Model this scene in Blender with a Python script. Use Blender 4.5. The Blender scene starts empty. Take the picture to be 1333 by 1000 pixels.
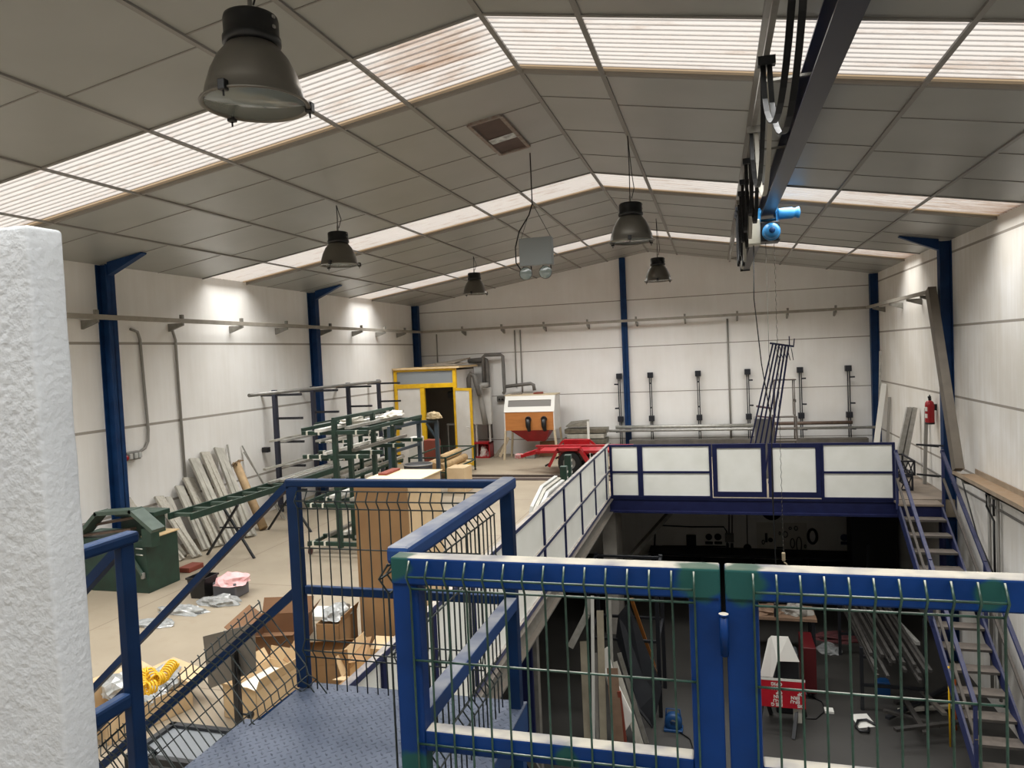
SKY_W = 24; SPREAD = 136; SUN_E = 1.9; WORLD = .52; EXPO = 0.1
import bpy, bmesh, math, random
from mathutils import Vector, Matrix
random.seed(7)
sc = bpy.context.scene
COL = sc.collection
PI = math.pi
# ------------------------------------------------------------ camera
F = 938.467
CM = Matrix(((0.960281, -0.053887, 0.27378), (0.2778, 0.096, 0.9), (0, 0, 1)))
def cam_axes(yaw, pitch, roll):
    cy, sy, cp, sp = math.cos(yaw), math.sin(yaw), math.cos(pitch), math.sin(pitch)
    fwd = Vector((-sy*cp, cy*cp, sp)); right = Vector((cy, sy, 0)); up = right.cross(fwd)
    c, s = math.cos(roll), math.sin(roll)
    return c*right + s*up, -s*right + c*up, -fwd
AX = cam_axes(math.radians(15.79835), math.radians(-2.29877), math.radians(-2.55217))
CM = Matrix(AX).transposed()
CAMP = Vector((0, 0, 2.9))
cd = bpy.data.cameras.new('camera'); cam = bpy.data.objects.new('camera', cd); COL.objects.link(cam)
cd.sensor_width = 36; cd.lens = F/1333*36; cd.clip_start = 0.02; cd.clip_end = 200
cam.matrix_world = Matrix.Translation(CAMP) @ CM.to_4x4()
sc.camera = cam

def at(x, y, ax, val):
    """point of the room plane ax=val seen at pixel x, y of the photograph"""
    d = CM @ Vector(((x-666.5)/F, -(y-500)/F, -1))
    i = 'XYZ'.index(ax); t = (val-CAMP[i])/d[i]
    return CAMP + d*t

# ------------------------------------------------------------ materials
def lin(h):
    h = h.lstrip('#'); v = [int(h[i:i+2], 16)/255 for i in (0, 2, 4)]
    return tuple((c/12.92 if c <= .04045 else ((c+.055)/1.055)**2.4) for c in v) + (1,)
MATS = {}
def mat(name, col, rough=.6, metal=0., var=None, scale=3., amt=.5, bump=0., bscale=40., spec=.5, stretch=None, dust=None, trans=0., alpha=1.):
    """col / var: colours mixed by noise; dust: colour lying on upward faces as settled dust (a real layer)"""
    if name in MATS: return MATS[name]
    m = bpy.data.materials.new(name); m.use_nodes = True; nt = m.node_tree; N = nt.nodes; L = nt.links
    b = N['Principled BSDF']; b.inputs['Roughness'].default_value = rough; b.inputs['Metallic'].default_value = metal
    b.inputs['Specular IOR Level'].default_value = spec
    c = lin(col); b.inputs['Base Color'].default_value = c
    if trans: b.inputs['Transmission Weight'].default_value = trans
    if alpha < 1: b.inputs['Alpha'].default_value = alpha
    g = N.new('ShaderNodeNewGeometry'); vec = g.outputs['Position']
    if stretch:
        mp = N.new('ShaderNodeMapping'); mp.inputs['Scale'].default_value = stretch; L.new(vec, mp.inputs['Vector']); vec = mp.outputs[0]
    out = None
    if var:
        n = N.new('ShaderNodeTexNoise'); n.inputs['Scale'].default_value = scale; n.inputs['Detail'].default_value = 6; L.new(vec, n.inputs['Vector'])
        r = N.new('ShaderNodeValToRGB'); r.color_ramp.elements[0].position = .5-.25*(1-amt)-.05; r.color_ramp.elements[1].position = .5+.3*(1-amt)+.06
        r.color_ramp.elements[0].color = c; r.color_ramp.elements[1].color = lin(var); L.new(n.outputs['Fac'], r.inputs['Fac']); out = r.outputs['Color']
    if dust:
        sp = N.new('ShaderNodeSeparateXYZ'); L.new(g.outputs['Normal'], sp.inputs[0])
        n2 = N.new('ShaderNodeTexNoise'); n2.inputs['Scale'].default_value = 9; L.new(g.outputs['Position'], n2.inputs['Vector'])
        mr = N.new('ShaderNodeMapRange'); mr.inputs[1].default_value = .75; mr.inputs[2].default_value = .95; L.new(sp.outputs[2], mr.inputs[0])
        mr2 = N.new('ShaderNodeMapRange'); mr2.inputs[1].default_value = .3; mr2.inputs[2].default_value = .6; mr2.inputs[3].default_value = .45; L.new(n2.outputs['Fac'], mr2.inputs[0])
        mu = N.new('ShaderNodeMath'); mu.operation = 'MULTIPLY'; L.new(mr.outputs[0], mu.inputs[0]); L.new(mr2.outputs[0], mu.inputs[1])
        mx = N.new('ShaderNodeMix'); mx.data_type = 'RGBA'; L.new(mu.outputs[0], mx.inputs[0])
        if out: L.new(out, mx.inputs[6])
        else: mx.inputs[6].default_value = c
        mx.inputs[7].default_value = lin(dust); out = mx.outputs[2]
    if out: L.new(out, b.inputs['Base Color'])
    if bump:
        n = N.new('ShaderNodeTexNoise'); n.inputs['Scale'].default_value = bscale; n.inputs['Detail'].default_value = 5; L.new(vec, n.inputs['Vector'])
        bp = N.new('ShaderNodeBump'); bp.inputs['Strength'].default_value = bump; bp.inputs['Distance'].default_value = .01
        L.new(n.outputs['Fac'], bp.inputs['Height']); L.new(bp.outputs[0], b.inputs['Normal'])
    MATS[name] = m; return m

def wall_mat(name, joints, ax='Z', col='#f3f2f0', var='#e6e3de', jw=.013, jcol='#8d867d', streak=.35, ysheet=None):
    """painted concrete panels: mortar joints at the given heights, faint rain streaks"""
    m = bpy.data.materials.new(name); m.use_nodes = True; nt = m.node_tree; N = nt.nodes; L = nt.links
    b = N['Principled BSDF']; b.inputs['Roughness'].default_value = .75; b.inputs['Specular IOR Level'].default_value = .25
    g = N.new('ShaderNodeNewGeometry'); sp = N.new('ShaderNodeSeparateXYZ'); L.new(g.outputs['Position'], sp.inputs[0])
    mp = N.new('ShaderNodeMapping'); mp.inputs['Scale'].default_value = (5, 5, .35); L.new(g.outputs['Position'], mp.inputs['Vector'])
    n = N.new('ShaderNodeTexNoise'); n.inputs['Scale'].default_value = 1.6; n.inputs['Detail'].default_value = 7; n.inputs['Roughness'].default_value = .65; L.new(mp.outputs[0], n.inputs['Vector'])
    n1 = N.new('ShaderNodeTexNoise'); n1.inputs['Scale'].default_value = .9; n1.inputs['Detail'].default_value = 4; L.new(g.outputs['Position'], n1.inputs['Vector'])
    ad = N.new('ShaderNodeMath'); ad.operation = 'MULTIPLY_ADD'; L.new(n.outputs['Fac'], ad.inputs[0]); ad.inputs[1].default_value = streak*2; 
    L.new(n1.outputs['Fac'], ad.inputs[2])
    r = N.new('ShaderNodeValToRGB'); r.color_ramp.elements[0].position = .45; r.color_ramp.elements[1].position = 1.05
    r.color_ramp.elements[0].color = lin(col); r.color_ramp.elements[1].color = lin(var); L.new(ad.outputs[0], r.inputs['Fac'])
    prev = None
    wob = N.new('ShaderNodeTexNoise'); wob.inputs['Scale'].default_value = 2.5; L.new(g.outputs['Position'], wob.inputs['Vector'])
    for z in joints:
        s = N.new('ShaderNodeMath'); s.operation = 'SUBTRACT'; L.new(sp.outputs['XYZ'.index(ax)], s.inputs[0]); s.inputs[1].default_value = z
        a = N.new('ShaderNodeMath'); a.operation = 'ABSOLUTE'; L.new(s.outputs[0], a.inputs[0])
        l = N.new('ShaderNodeMath'); l.operation = 'LESS_THAN'; L.new(a.outputs[0], l.inputs[0]); l.inputs[1].default_value = jw
        if prev is None: prev = l.outputs[0]
        else:
            x = N.new('ShaderNodeMath'); x.operation = 'MAXIMUM'; L.new(prev, x.inputs[0]); L.new(l.outputs[0], x.inputs[1]); prev = x.outputs[0]
    mx = N.new('ShaderNodeMix'); mx.data_type = 'RGBA'; L.new(r.outputs[0], mx.inputs[6]); mx.inputs[7].default_value = lin(jcol)
    if prev: L.new(prev, mx.inputs[0])
    else: mx.inputs[0].default_value = 0
    L.new(mx.outputs[2], b.inputs['Base Color'])
    nb = N.new('ShaderNodeTexNoise'); nb.inputs['Scale'].default_value = 30; nb.inputs['Detail'].default_value = 4; L.new(g.outputs['Position'], nb.inputs['Vector'])
    bp = N.new('ShaderNodeBump'); bp.inputs['Strength'].default_value = .12; bp.inputs['Distance'].default_value = .01; L.new(nb.outputs['Fac'], bp.inputs['Height']); L.new(bp.outputs[0], b.inputs['Normal'])
    MATS[name] = m; return m

# ------------------------------------------------------------ mesh builder
class MB:
    def __init__(s): s.v = []; s.f = []; s.sm = []
    def add(s, vs, fs, smooth=False):
        o = len(s.v); s.v += [Vector(v) for v in vs]; s.f += [tuple(i+o for i in f) for f in fs]; s.sm += [smooth]*len(fs); return s
    def box(s, a, b):
        x0, y0, z0 = (min(a[i], b[i]) for i in range(3)); x1, y1, z1 = (max(a[i], b[i]) for i in range(3))
        return s.add([(x0,y0,z0),(x1,y0,z0),(x1,y1,z0),(x0,y1,z0),(x0,y0,z1),(x1,y0,z1),(x1,y1,z1),(x0,y1,z1)],
              [(0,3,2,1),(4,5,6,7),(0,1,5,4),(1,2,6,5),(2,3,7,6),(3,0,4,7)])
    def bbox(s, a, b, r=.01):
        """box with chamfered edges"""
        lo = [min(a[i], b[i]) for i in range(3)]; hi = [max(a[i], b[i]) for i in range(3)]
        bm = bmesh.new(); bmesh.ops.create_cube(bm, size=1)
        for v in bm.verts:
            v.co = Vector(((lo[0]+hi[0])/2+v.co.x*(hi[0]-lo[0]), (lo[1]+hi[1])/2+v.co.y*(hi[1]-lo[1]), (lo[2]+hi[2])/2+v.co.z*(hi[2]-lo[2])))
        r = min(r, *[(hi[i]-lo[i])*.45 for i in range(3)])
        bmesh.ops.bevel(bm, geom=bm.edges[:], offset=r, segments=2, affect='EDGES', profile=.5)
        bm.verts.index_update(); s.add([v.co.copy() for v in bm.verts], [tuple(v.index for v in f.verts) for f in bm.faces]); bm.free(); return s
    def bar(s, p, q, w, h, up=(0,0,1), ext=0.):
        """rectangular bar from p to q, w across, h along 'up'"""
        p = Vector(p); q = Vector(q); d = (q-p).normalized(); p = p-d*ext; q = q+d*ext
        u = Vector(up); x = d.cross(u)
        if x.length < 1e-4: x = d.cross(Vector((0,1,0)))
        x.normalize(); y = x.cross(d).normalized()
        c = [(-w/2,-h/2),(w/2,-h/2),(w/2,h/2),(-w/2,h/2)]
        vs = [p+x*a+y*b for a,b in c]+[q+x*a+y*b for a,b in c]
        return s.add(vs, [(0,1,2,3),(7,6,5,4),(0,4,5,1),(1,5,6,2),(2,6,7,3),(3,7,4,0)])
    def tube(s, pts, r, n=8, smooth=True, cap=True):
        pts = [Vector(p) for p in pts]; vs = []; fs = []; k = len(pts)
        if isinstance(r, (int, float)): r = [r]*k
        d0 = (pts[1]-pts[0]).normalized(); ref = Vector((0,0,1)) if abs(d0.z) < .9 else Vector((1,0,0)); x = d0.cross(ref).normalized()
        for i, p in enumerate(pts):
            d = (pts[min(i+1,k-1)]-pts[max(i-1,0)]).normalized(); x = (x-d*x.dot(d)).normalized(); y = d.cross(x)
            vs += [p+(x*math.cos(2*PI*j/n)+y*math.sin(2*PI*j/n))*r[i] for j in range(n)]
        for i in range(k-1):
            fs += [(i*n+j, i*n+(j+1)%n, (i+1)*n+(j+1)%n, (i+1)*n+j) for j in range(n)]
        s.add(vs, fs, smooth)
        if cap:
            o = len(s.v)-len(vs); s.f += [tuple(o+j for j in reversed(range(n))), tuple(o+(k-1)*n+j for j in range(n))]; s.sm += [False, False]
        return s
    def lathe(s, prof, c=(0,0,0), n=32, rib=0., axis='Z', smooth=True):
        """prof: (radius, height) pairs round the axis through c"""
        vs = []; fs = []; c = Vector(c); k = len(prof)
        for r, z in prof:
            for j in range(n):
                a = 2*PI*j/n; rr = r*(1+(rib if j%2 else 0)) 
                v = Vector((rr*math.cos(a), rr*math.sin(a), z))
                if axis == 'X': v = Vector((v.z, v.x, v.y))
                if axis == 'Y': v = Vector((v.x, v.z, -v.y))
                vs.append(c+v)
        for i in range(k-1): fs += [(i*n+j, i*n+(j+1)%n, (i+1)*n+(j+1)%n, (i+1)*n+j) for j in range(n)]
        return s.add(vs, fs, smooth)
    def prism(s, poly, axis, a, b):
        """polygon in the two other axes (cyclic order) pushed from a to b along axis"""
        i = 'XYZ'.index(axis); n = len(poly); vs = []
        for t in (a, b):
            for u, w in poly:
                v = [0,0,0]; v[i] = t; v[(i+1)%3] = u; v[(i+2)%3] = w; vs.append(v)
        return s.add(vs, [tuple(reversed(range(n))), tuple(range(n, 2*n))]+[(j, (j+1)%n, n+(j+1)%n, n+j) for j in range(n)])
    def quad(s, *vs): return s.add(vs, [tuple(range(len(vs)))])
    def sheet(s, poly, th=.01):
        """flat polygon in space given thickness"""
        p = [Vector(v) for v in poly]; nrm = (p[1]-p[0]).cross(p[2]-p[0]).normalized()*th; n = len(p)
        return s.add(p+[v+nrm for v in p], [tuple(reversed(range(n))), tuple(range(n,2*n))]+[(j,(j+1)%n,n+(j+1)%n,n+j) for j in range(n)])
    def xform(s, M, i0=0):
        for i in range(i0, len(s.v)): s.v[i] = M @ s.v[i]
        return s
    def build(s, name, m, parent=None, loc=None):
        me = bpy.data.meshes.new(name)
        if parent is not None: off = Vector(parent.get('_o', (0,0,0)))
        elif loc is not None: off = Vector(loc)
        else:
            lo = [min(v[i] for v in s.v) for i in range(3)]; hi = [max(v[i] for v in s.v) for i in range(3)]
            off = Vector(((lo[0]+hi[0])/2, (lo[1]+hi[1])/2, lo[2]))
        me.from_pydata([tuple(v-off) for v in s.v], [], s.f); me.update()
        bm = bmesh.new(); bm.from_mesh(me); bmesh.ops.recalc_face_normals(bm, faces=bm.faces[:]); bm.to_mesh(me); bm.free()
        me.polygons.foreach_set('use_smooth', s.sm if len(s.sm) == len(me.polygons) else [False]*len(me.polygons))
        me.materials.append(m if not isinstance(m, str) else MATS[m])
        o = bpy.data.objects.new(name, me); COL.objects.link(o)
        if parent is not None:
            o.parent = parent; o['_o'] = tuple(off)
        else: o.location = off; o['_o'] = tuple(off)
        return o
def tag(o, label=None, cat=None, group=None, kind=None):
    if label: o['label'] = label
    if cat: o['category'] = cat
    if group: o['group'] = group
    if kind: o['kind'] = kind
    return o
def thing(name, label, cat, loc=(0,0,0), group=None):
    o = bpy.data.objects.new(name, None); COL.objects.link(o); o.location = loc; o.empty_display_size = .1; o['_o'] = tuple(loc)
    return tag(o, label, cat, group)
def solo(mb, name, m, label, cat, group=None, kind=None):
    return tag(mb.build(name, m), label, cat, group, kind)
def struct(mb, name, m, parent=None):
    o = mb.build(name, m, parent)
    if parent is None: o['kind'] = 'structure'
    return o
def kids(o): return [c for c in COL.objects if c.parent == o]
def dup(root, loc, rz=0., label=None, group=None, tree=None):
    """copy of a thing with copies of its parts and sub-parts (tree: [(part, [sub-parts])])"""
    r = root.copy(); COL.objects.link(r); r.location = loc; r.rotation_euler = (0, 0, rz)
    if label: r['label'] = label
    if group: r['group'] = group
    tree = tree if tree is not None else [(c, kids(c)) for c in kids(root)]
    for ch, subs in tree:
        c = ch.copy(); COL.objects.link(c); c.parent = r
        for g in subs:
            d = g.copy(); COL.objects.link(d); d.parent = c
    return r
# ------------------------------------------------------------ palette
mat('blue_dark', '#183a66', .45, var='#122c52', scale=6, amt=.4, dust='#4a5570', spec=.2)
mat('blue_gate', '#062c62', .42, var='#062450', scale=5, amt=.5, dust='#b3ada0', bump=.05, bscale=60, spec=.15)
mat('blue_rail', '#0e2748', .45, var='#0c1e38', scale=6, amt=.4, dust='#2f4468', spec=.15)
mat('blue_stair', '#2a3360', .5, var='#232a4e', scale=8, dust='#6d6a72')
mat('purple_blue', '#1d2347', .5, spec=.2, var='#181b3c', scale=6, dust='#2c2f55')
mat('green_patch', '#1f4a3a', .5, var='#123f5c', scale=14, amt=.3)
mat('wire_dark', '#111a19', .45, var='#1d2827', scale=20)
mat('wire_green', '#12291f', .4, var='#25443a', scale=35, amt=.3, dust='#b9bab0')
mat('black_metal', '#15171c', .45)
mat('black_plastic', '#0c0d10', .4)
mat('green_paint', '#1c3a2e', .45, var='#152a22', scale=8, dust='#3f5148')
mat('grey_metal', '#8d8b86', .45, .3, var='#7b7873', scale=8)
mat('galv', '#8f8d86', .42, .5, var='#7a776f', scale=10, dust='#8a8076')
mat('alu', '#c4c3be', .35, .6, var='#a9a7a0', scale=12)
mat('alu_dull', '#b9b5aa', .5, .1, var='#99958b', scale=9, stretch=(1,1,.2))
mat('white_panel', '#f0f0e9', .35, var='#e6e6dd', scale=2.5)
mat('white_paint', '#d9d7d0', .5)
mat('cardboard', '#957550', .85, var='#876847', scale=3)
mat('cardboard_light', '#c9b08c', .85, var='#bda27c', scale=4)
mat('cardboard_dark', '#805e42', .85, var='#735339', scale=4)
mat('plywood', '#d3b98f', .7, var='#c6a97c', scale=5, stretch=(1,6,1))
mat('red_paint', '#a5101a', .35, var='#8a0d16', scale=6, dust='#b0303a')
mat('tyre', '#141414', .8)
mat('yellow_paint', '#e0b313', .45, var='#c99c10', scale=6)
mat('plastic_film', '#b6b9b8', .15, var='#dddfde', scale=22, spec=.8, trans=.5)
# ------------------------------------------------------------ room shell
XL, XR, YN, YF = -8.65, 4.0, -7.0, 20.3
XP = -2.13            # edge of the pit
ZB = -2.9             # floor of the pit
XRG, ZRG, ZL, ZR = -1.68, 5.58, 4.49, 4.56
def roofz(x): return ZRG-(ZRG-ZL)*(XRG-x)/(XRG-XL) if x < XRG else ZRG-(ZRG-ZR)*(x-XRG)/(XR-XRG)
wall_mat('wall_left_m', (.78, 2.06, 3.34), jw=.02, jcol='#a19b92')
wall_mat('wall_right_m', (.62, 1.84, 3.07, 4.34), jw=.019, jcol='#9a9389', streak=.4, var='#dcd7ce')
wall_mat('wall_far_m', (.42, 1.71, 2.98, 4.28), jw=.01, streak=.2)
wall_mat('wall_low_m', (-1.2, -.2), jw=.008, col='#efede8', var='#dddad3')
# overspray of green primer on the gate paint, at the corners where it was patched
def gate_patches():
    m = MATS['blue_gate']; nt = m.node_tree; N = nt.nodes; L = nt.links; b = N['Principled BSDF']; src = b.inputs['Base Color'].links[0].from_socket
    g = N.new('ShaderNodeNewGeometry'); n = N.new('ShaderNodeTexNoise'); n.inputs['Scale'].default_value = 14; L.new(g.outputs['Position'], n.inputs['Vector']); prev = None
    for c, r in (((-.96, 2.0, 2.28), .07), ((-.05, 2.0, 2.27), .085), ((.05, 2.0, 2.27), .08), ((.63, 2.0, 2.26), .05), ((-.93, 2.0, 1.62), .1), ((-.45, 2.0, 1.72), .05), ((.05, 2.0, 1.62), .06)):
        d = N.new('ShaderNodeVectorMath'); d.operation = 'DISTANCE'; L.new(g.outputs['Position'], d.inputs[0]); d.inputs[1].default_value = c
        k = N.new('ShaderNodeMath'); k.operation = 'MULTIPLY_ADD'; L.new(d.outputs['Value'], k.inputs[0]); k.inputs[1].default_value = -1/r; k.inputs[2].default_value = 1.0
        if prev is None: prev = k.outputs[0]
        else:
            x = N.new('ShaderNodeMath'); x.operation = 'MAXIMUM'; L.new(prev, x.inputs[0]); L.new(k.outputs[0], x.inputs[1]); prev = x.outputs[0]
    a = N.new('ShaderNodeMath'); a.operation = 'ADD'; L.new(prev, a.inputs[0]); L.new(n.outputs['Fac'], a.inputs[1])
    mr = N.new('ShaderNodeMapRange'); mr.inputs[1].default_value = .62; mr.inputs[2].default_value = .85; mr.inputs[4].default_value = .85; L.new(a.outputs[0], mr.inputs[0])
    mx = N.new('ShaderNodeMix'); mx.data_type = 'RGBA'; L.new(mr.outputs[0], mx.inputs[0]); L.new(src, mx.inputs[6]); mx.inputs[7].default_value = lin('#1c4436'); L.new(mx.outputs[2], b.inputs['Base Color'])
gate_patches()
m = mat('floor_m', '#a09481', .55, var='#8f8371', scale=1.3, amt=.25, bump=.1, bscale=8, spec=.4)
def add_joint_lines(m, xs, ys, wd=.006, col='#7f7263'):
    nt = m.node_tree; N = nt.nodes; L = nt.links; b = N['Principled BSDF']; src = b.inputs['Base Color'].links[0].from_socket
    g = N.new('ShaderNodeNewGeometry'); sp = N.new('ShaderNodeSeparateXYZ'); L.new(g.outputs['Position'], sp.inputs[0]); prev = None
    for k, vals in ((0, xs), (1, ys)):
        for z in vals:
            c = N.new('ShaderNodeMath'); c.operation = 'COMPARE'; L.new(sp.outputs[k], c.inputs[0]); c.inputs[1].default_value = z; c.inputs[2].default_value = wd
            if prev is None: prev = c.outputs[0]
            else:
                x = N.new('ShaderNodeMath'); x.operation = 'MAXIMUM'; L.new(prev, x.inputs[0]); L.new(c.outputs[0], x.inputs[1]); prev = x.outputs[0]
    # scattered stains
    n = N.new('ShaderNodeTexNoise'); n.inputs['Scale'].default_value = 5; n.inputs['Detail'].default_value = 8; L.new(g.outputs['Position'], n.inputs['Vector'])
    mr = N.new('ShaderNodeMapRange'); mr.inputs[1].default_value = .56; mr.inputs[2].default_value = .75; mr.inputs[4].default_value = .5; L.new(n.outputs['Fac'], mr.inputs[0])
    m1 = N.new('ShaderNodeMix'); m1.data_type = 'RGBA'; L.new(mr.outputs[0], m1.inputs[0]); L.new(src, m1.inputs[6]); m1.inputs[7].default_value = lin('#8d7c69')
    mx = N.new('ShaderNodeMix'); mx.data_type = 'RGBA'; L.new(prev, mx.inputs[0]); L.new(m1.outputs[2], mx.inputs[6]); mx.inputs[7].default_value = lin(col)
    L.new(mx.outputs[2], b.inputs['Base Color'])
add_joint_lines(m, (-6.9, -3.4), (2.6, 5.4, 8.2, 11.0, 13.82, 16.9), .009)
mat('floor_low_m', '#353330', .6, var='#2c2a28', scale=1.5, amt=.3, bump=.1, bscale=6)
mat('slab_edge', '#8b857c', .8, var='#6f6a62', scale=5)
T = .25
struct(MB().box((XL-T, YN-T, -.3), (XP, YF+T, 0)).box((XP, 14.2, -.3), (XR+T, YF+T, 0)), 'floor', m)
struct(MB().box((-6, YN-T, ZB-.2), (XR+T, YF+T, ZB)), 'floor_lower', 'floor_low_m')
def gable(y0, y1, z0):
    return MB().prism([(z0, XL-T), (z0, XR+T), (roofz(XR)+.25, XR+T), (ZRG+.25, XRG), (roofz(XL)+.25, XL-T)], 'Y', y0, y1)
struct(gable(YF, YF+T, 0), 'wall_far', 'wall_far_m')
struct(MB().box((-6, YF, ZB), (XR+T, YF+T, 0)), 'wall_far_lower', 'wall_low_m')
struct(gable(YN-T, YN, ZB), 'wall_near', 'wall_left_m')
struct(MB().box((XL-T, YN, 0), (XL, YF, 4.75)), 'wall_left', 'wall_left_m')
struct(MB().box((XR, YN, ZB), (XR+T, YF, 4.8)), 'wall_right', 'wall_right_m')
struct(MB().box((-5.2, YN, ZB), (-5, YF, -.3)), 'wall_left_lower', 'wall_low_m')
# slab edge beam round the pit, under the parapet
# ceiling: insulated panels between the five skylight strips
BANDS = [(-5.2, -3.95), (.15, 1.4), (5.5, 6.75), (10.85, 12.08), (16.15, 17.38)]
segs = []; y = YN-T
for a, b in BANDS: segs.append((y, a)); y = b
segs.append((y, YF+T))
mat('ceil_m', '#9c9d99', .36, var='#93948f', scale=1.2, spec=.5)
mat('tbar_m', '#83807b', .5)
c = MB()
for a, b in segs:
    for x0, x1 in ((XL-T, XRG), (XRG, XR+T)):
        c.add([(x0,a,roofz(x0)),(x1,a,roofz(x1)),(x1,b,roofz(x1)),(x0,b,roofz(x0)),(x0,a,roofz(x0)+.06),(x1,a,roofz(x1)+.06),(x1,b,roofz(x1)+.06),(x0,b,roofz(x0)+.06)],
              [(0,3,2,1),(4,5,6,7),(0,1,5,4),(1,2,6,5),(2,3,7,6),(3,0,4,7)])
struct(c, 'ceiling', 'ceil_m')
TX = [-7.4, -6.13, -4.87, -3.58, -2.81, XRG, -.907, .42, 1.72, 2.85]
g = MB()
for x in TX: g.bar((x, YN, roofz(x)-.006), (x, YF, roofz(x)-.006), .045, .02, up=(0,0,1))
struct(g, 'trim_1', 'tbar_m')
g = MB(); random.seed(3)
edges = [XL]+TX+[XR]
for i in range(len(edges)-1):
    x0, x1 = edges[i], edges[i+1]; xm = (x0+x1)/2
    off = (.12 if i % 2 else -.06)
    for a, b in segs:
        if b-a < 1: continue
        if b-a < 2.5 : ys = [a+.7+off]
        elif b-a < 4: ys = [a+1.2+off, a+2.3+off]
        else: ys = [a+.75+off, a+1.95+off, a+3.1+off]
        for yy in ys:
            g.bar((x0, yy, roofz(x0)-.002), (x1, yy, roofz(x1)-.002), .014, .008)
    for a, b in BANDS:
        for yy in (a, b): g.bar((x0, yy, roofz(x0)), (x1, yy, roofz(x1)), .03, .03)
struct(g, 'trim_2', 'tbar_m')
# skylight strips: corrugated polycarbonate sheets, dirty along the lower lap
def sky_mat():
    m = bpy.data.materials.new('skylight_m'); m.use_nodes = True; nt = m.node_tree; N = nt.nodes; L = nt.links; N.clear()
    out = N.new('ShaderNodeOutputMaterial'); tr = N.new('ShaderNodeBsdfTransparent'); tl = N.new('ShaderNodeBsdfTranslucent'); mx = N.new('ShaderNodeMixShader')
    g = N.new('ShaderNodeNewGeometry'); sp = N.new('ShaderNodeSeparateXYZ'); L.new(g.outputs['Position'], sp.inputs[0])
    mp = N.new('ShaderNodeMapping'); mp.inputs['Scale'].default_value = (.8, 5, 1); L.new(g.outputs['Position'], mp.inputs['Vector'])
    n = N.new('ShaderNodeTexNoise'); n.inputs['Scale'].default_value = 1.7; n.inputs['Detail'].default_value = 8; n.inputs['Roughness'].default_value = .7; L.new(mp.outputs[0], n.inputs['Vector'])
    dm = N.new('ShaderNodeMapRange'); dm.inputs[1].default_value = 1.6; dm.inputs[2].default_value = 4.0; dm.inputs[4].default_value = .2; L.new(sp.outputs[0], dm.inputs[0])
    dd = N.new('ShaderNodeVectorMath'); dd.operation = 'DISTANCE'; L.new(g.outputs['Position'], dd.inputs[0]); dd.inputs[1].default_value = (-2.35, 6.0, 5.5)
    dp = N.new('ShaderNodeMapRange'); dp.inputs[1].default_value = .7; dp.inputs[2].default_value = .2; dp.inputs[4].default_value = .2; L.new(dd.outputs['Value'], dp.inputs[0])
    sm = N.new('ShaderNodeMath'); sm.operation = 'ADD'; L.new(dm.outputs[0], sm.inputs[0]); L.new(dp.outputs[0], sm.inputs[1])
    s2 = N.new('ShaderNodeMath'); s2.operation = 'ADD'; L.new(sm.outputs[0], s2.inputs[0]); L.new(n.outputs['Fac'], s2.inputs[1])
    r = N.new('ShaderNodeValToRGB'); e = r.color_ramp.elements; e[0].position = .54; e[0].color = lin('#fdf6ee'); e[1].position = .86; e[1].color = lin('#c9a88c'); L.new(s2.outputs[0], r.inputs['Fac'])
    # brown lap strip just inside the far edge of each strip
    prev = None
    for a, b in BANDS:
        c = N.new('ShaderNodeMath'); c.operation = 'COMPARE'; L.new(sp.outputs[1], c.inputs[0]); c.inputs[1].default_value = b-.05; c.inputs[2].default_value = .06
        if prev is None: prev = c.outputs[0]
        else:
            x = N.new('ShaderNodeMath'); x.operation = 'MAXIMUM'; L.new(prev, x.inputs[0]); L.new(c.outputs[0], x.inputs[1]); prev = x.outputs[0]
    mc = N.new('ShaderNodeMix'); mc.data_type = 'RGBA'; L.new(prev, mc.inputs[0]); L.new(r.outputs[0], mc.inputs[6]); mc.inputs[7].default_value = lin('#d9bd9a')
    L.new(mc.outputs[2], tl.inputs['Color']); L.new(mc.outputs[2], tr.inputs['Color']); mx.inputs[0].default_value = .85
    L.new(tr.outputs[0], mx.inputs[1]); L.new(tl.outputs[0], mx.inputs[2]); L.new(mx.outputs[0], out.inputs[0])
    MATS['skylight_m'] = m
sky_mat()
for k, (a, b) in enumerate(BANDS):
    s = MB(); npp = 10; pitch = .09; cnt = int((b-a)/pitch*npp)
    for x0, x1 in ((XL-T, XRG), (XRG, XR+T)):
        vs = []; fs = []
        for i in range(cnt+1):
            yy = a+(b-a)*i/cnt; dz = .045+.017*math.sin(2*PI*(yy-a)/pitch)
            vs += [(x0, yy, roofz(x0)+dz), (x1, yy, roofz(x1)+dz)]
        for i in range(cnt): fs.append((2*i, 2*i+1, 2*i+3, 2*i+2))
        s.add(vs, fs, True)
    struct(s, 'window_%d' % (k+1), 'skylight_m')
    for x0, x1 in ((XL, XRG), (XRG, XR)):      # daylight entering through the strip
        ld = bpy.data.lights.new('skylight_light', 'AREA'); ld.shape = 'RECTANGLE'; ld.size = (x1-x0)*.98; ld.size_y = (b-a)*.95
        ld.energy = SKY_W*(x1-x0)*(b-a); ld.color = (1, .995, .97); ld.spread = math.radians(SPREAD)
        lo = bpy.data.objects.new('skylight_light', ld); COL.objects.link(lo); xm = (x0+x1)/2
        lo.location = (xm, (a+b)/2, roofz(xm)-.02); lo.rotation_euler = (0, -math.atan2(roofz(x1)-roofz(x0), x1-x0), 0)
sun = bpy.data.lights.new('sun', 'SUN'); sun.energy = SUN_E; sun.angle = math.radians(4); sun.color = (1, .97, .92)
so = bpy.data.objects.new('sun', sun); COL.objects.link(so); so.rotation_euler = (math.radians(-64), math.radians(10), 0)
w = bpy.data.worlds.new('world'); sc.world = w; w.use_nodes = True; bg = w.node_tree.nodes['Background']
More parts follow.
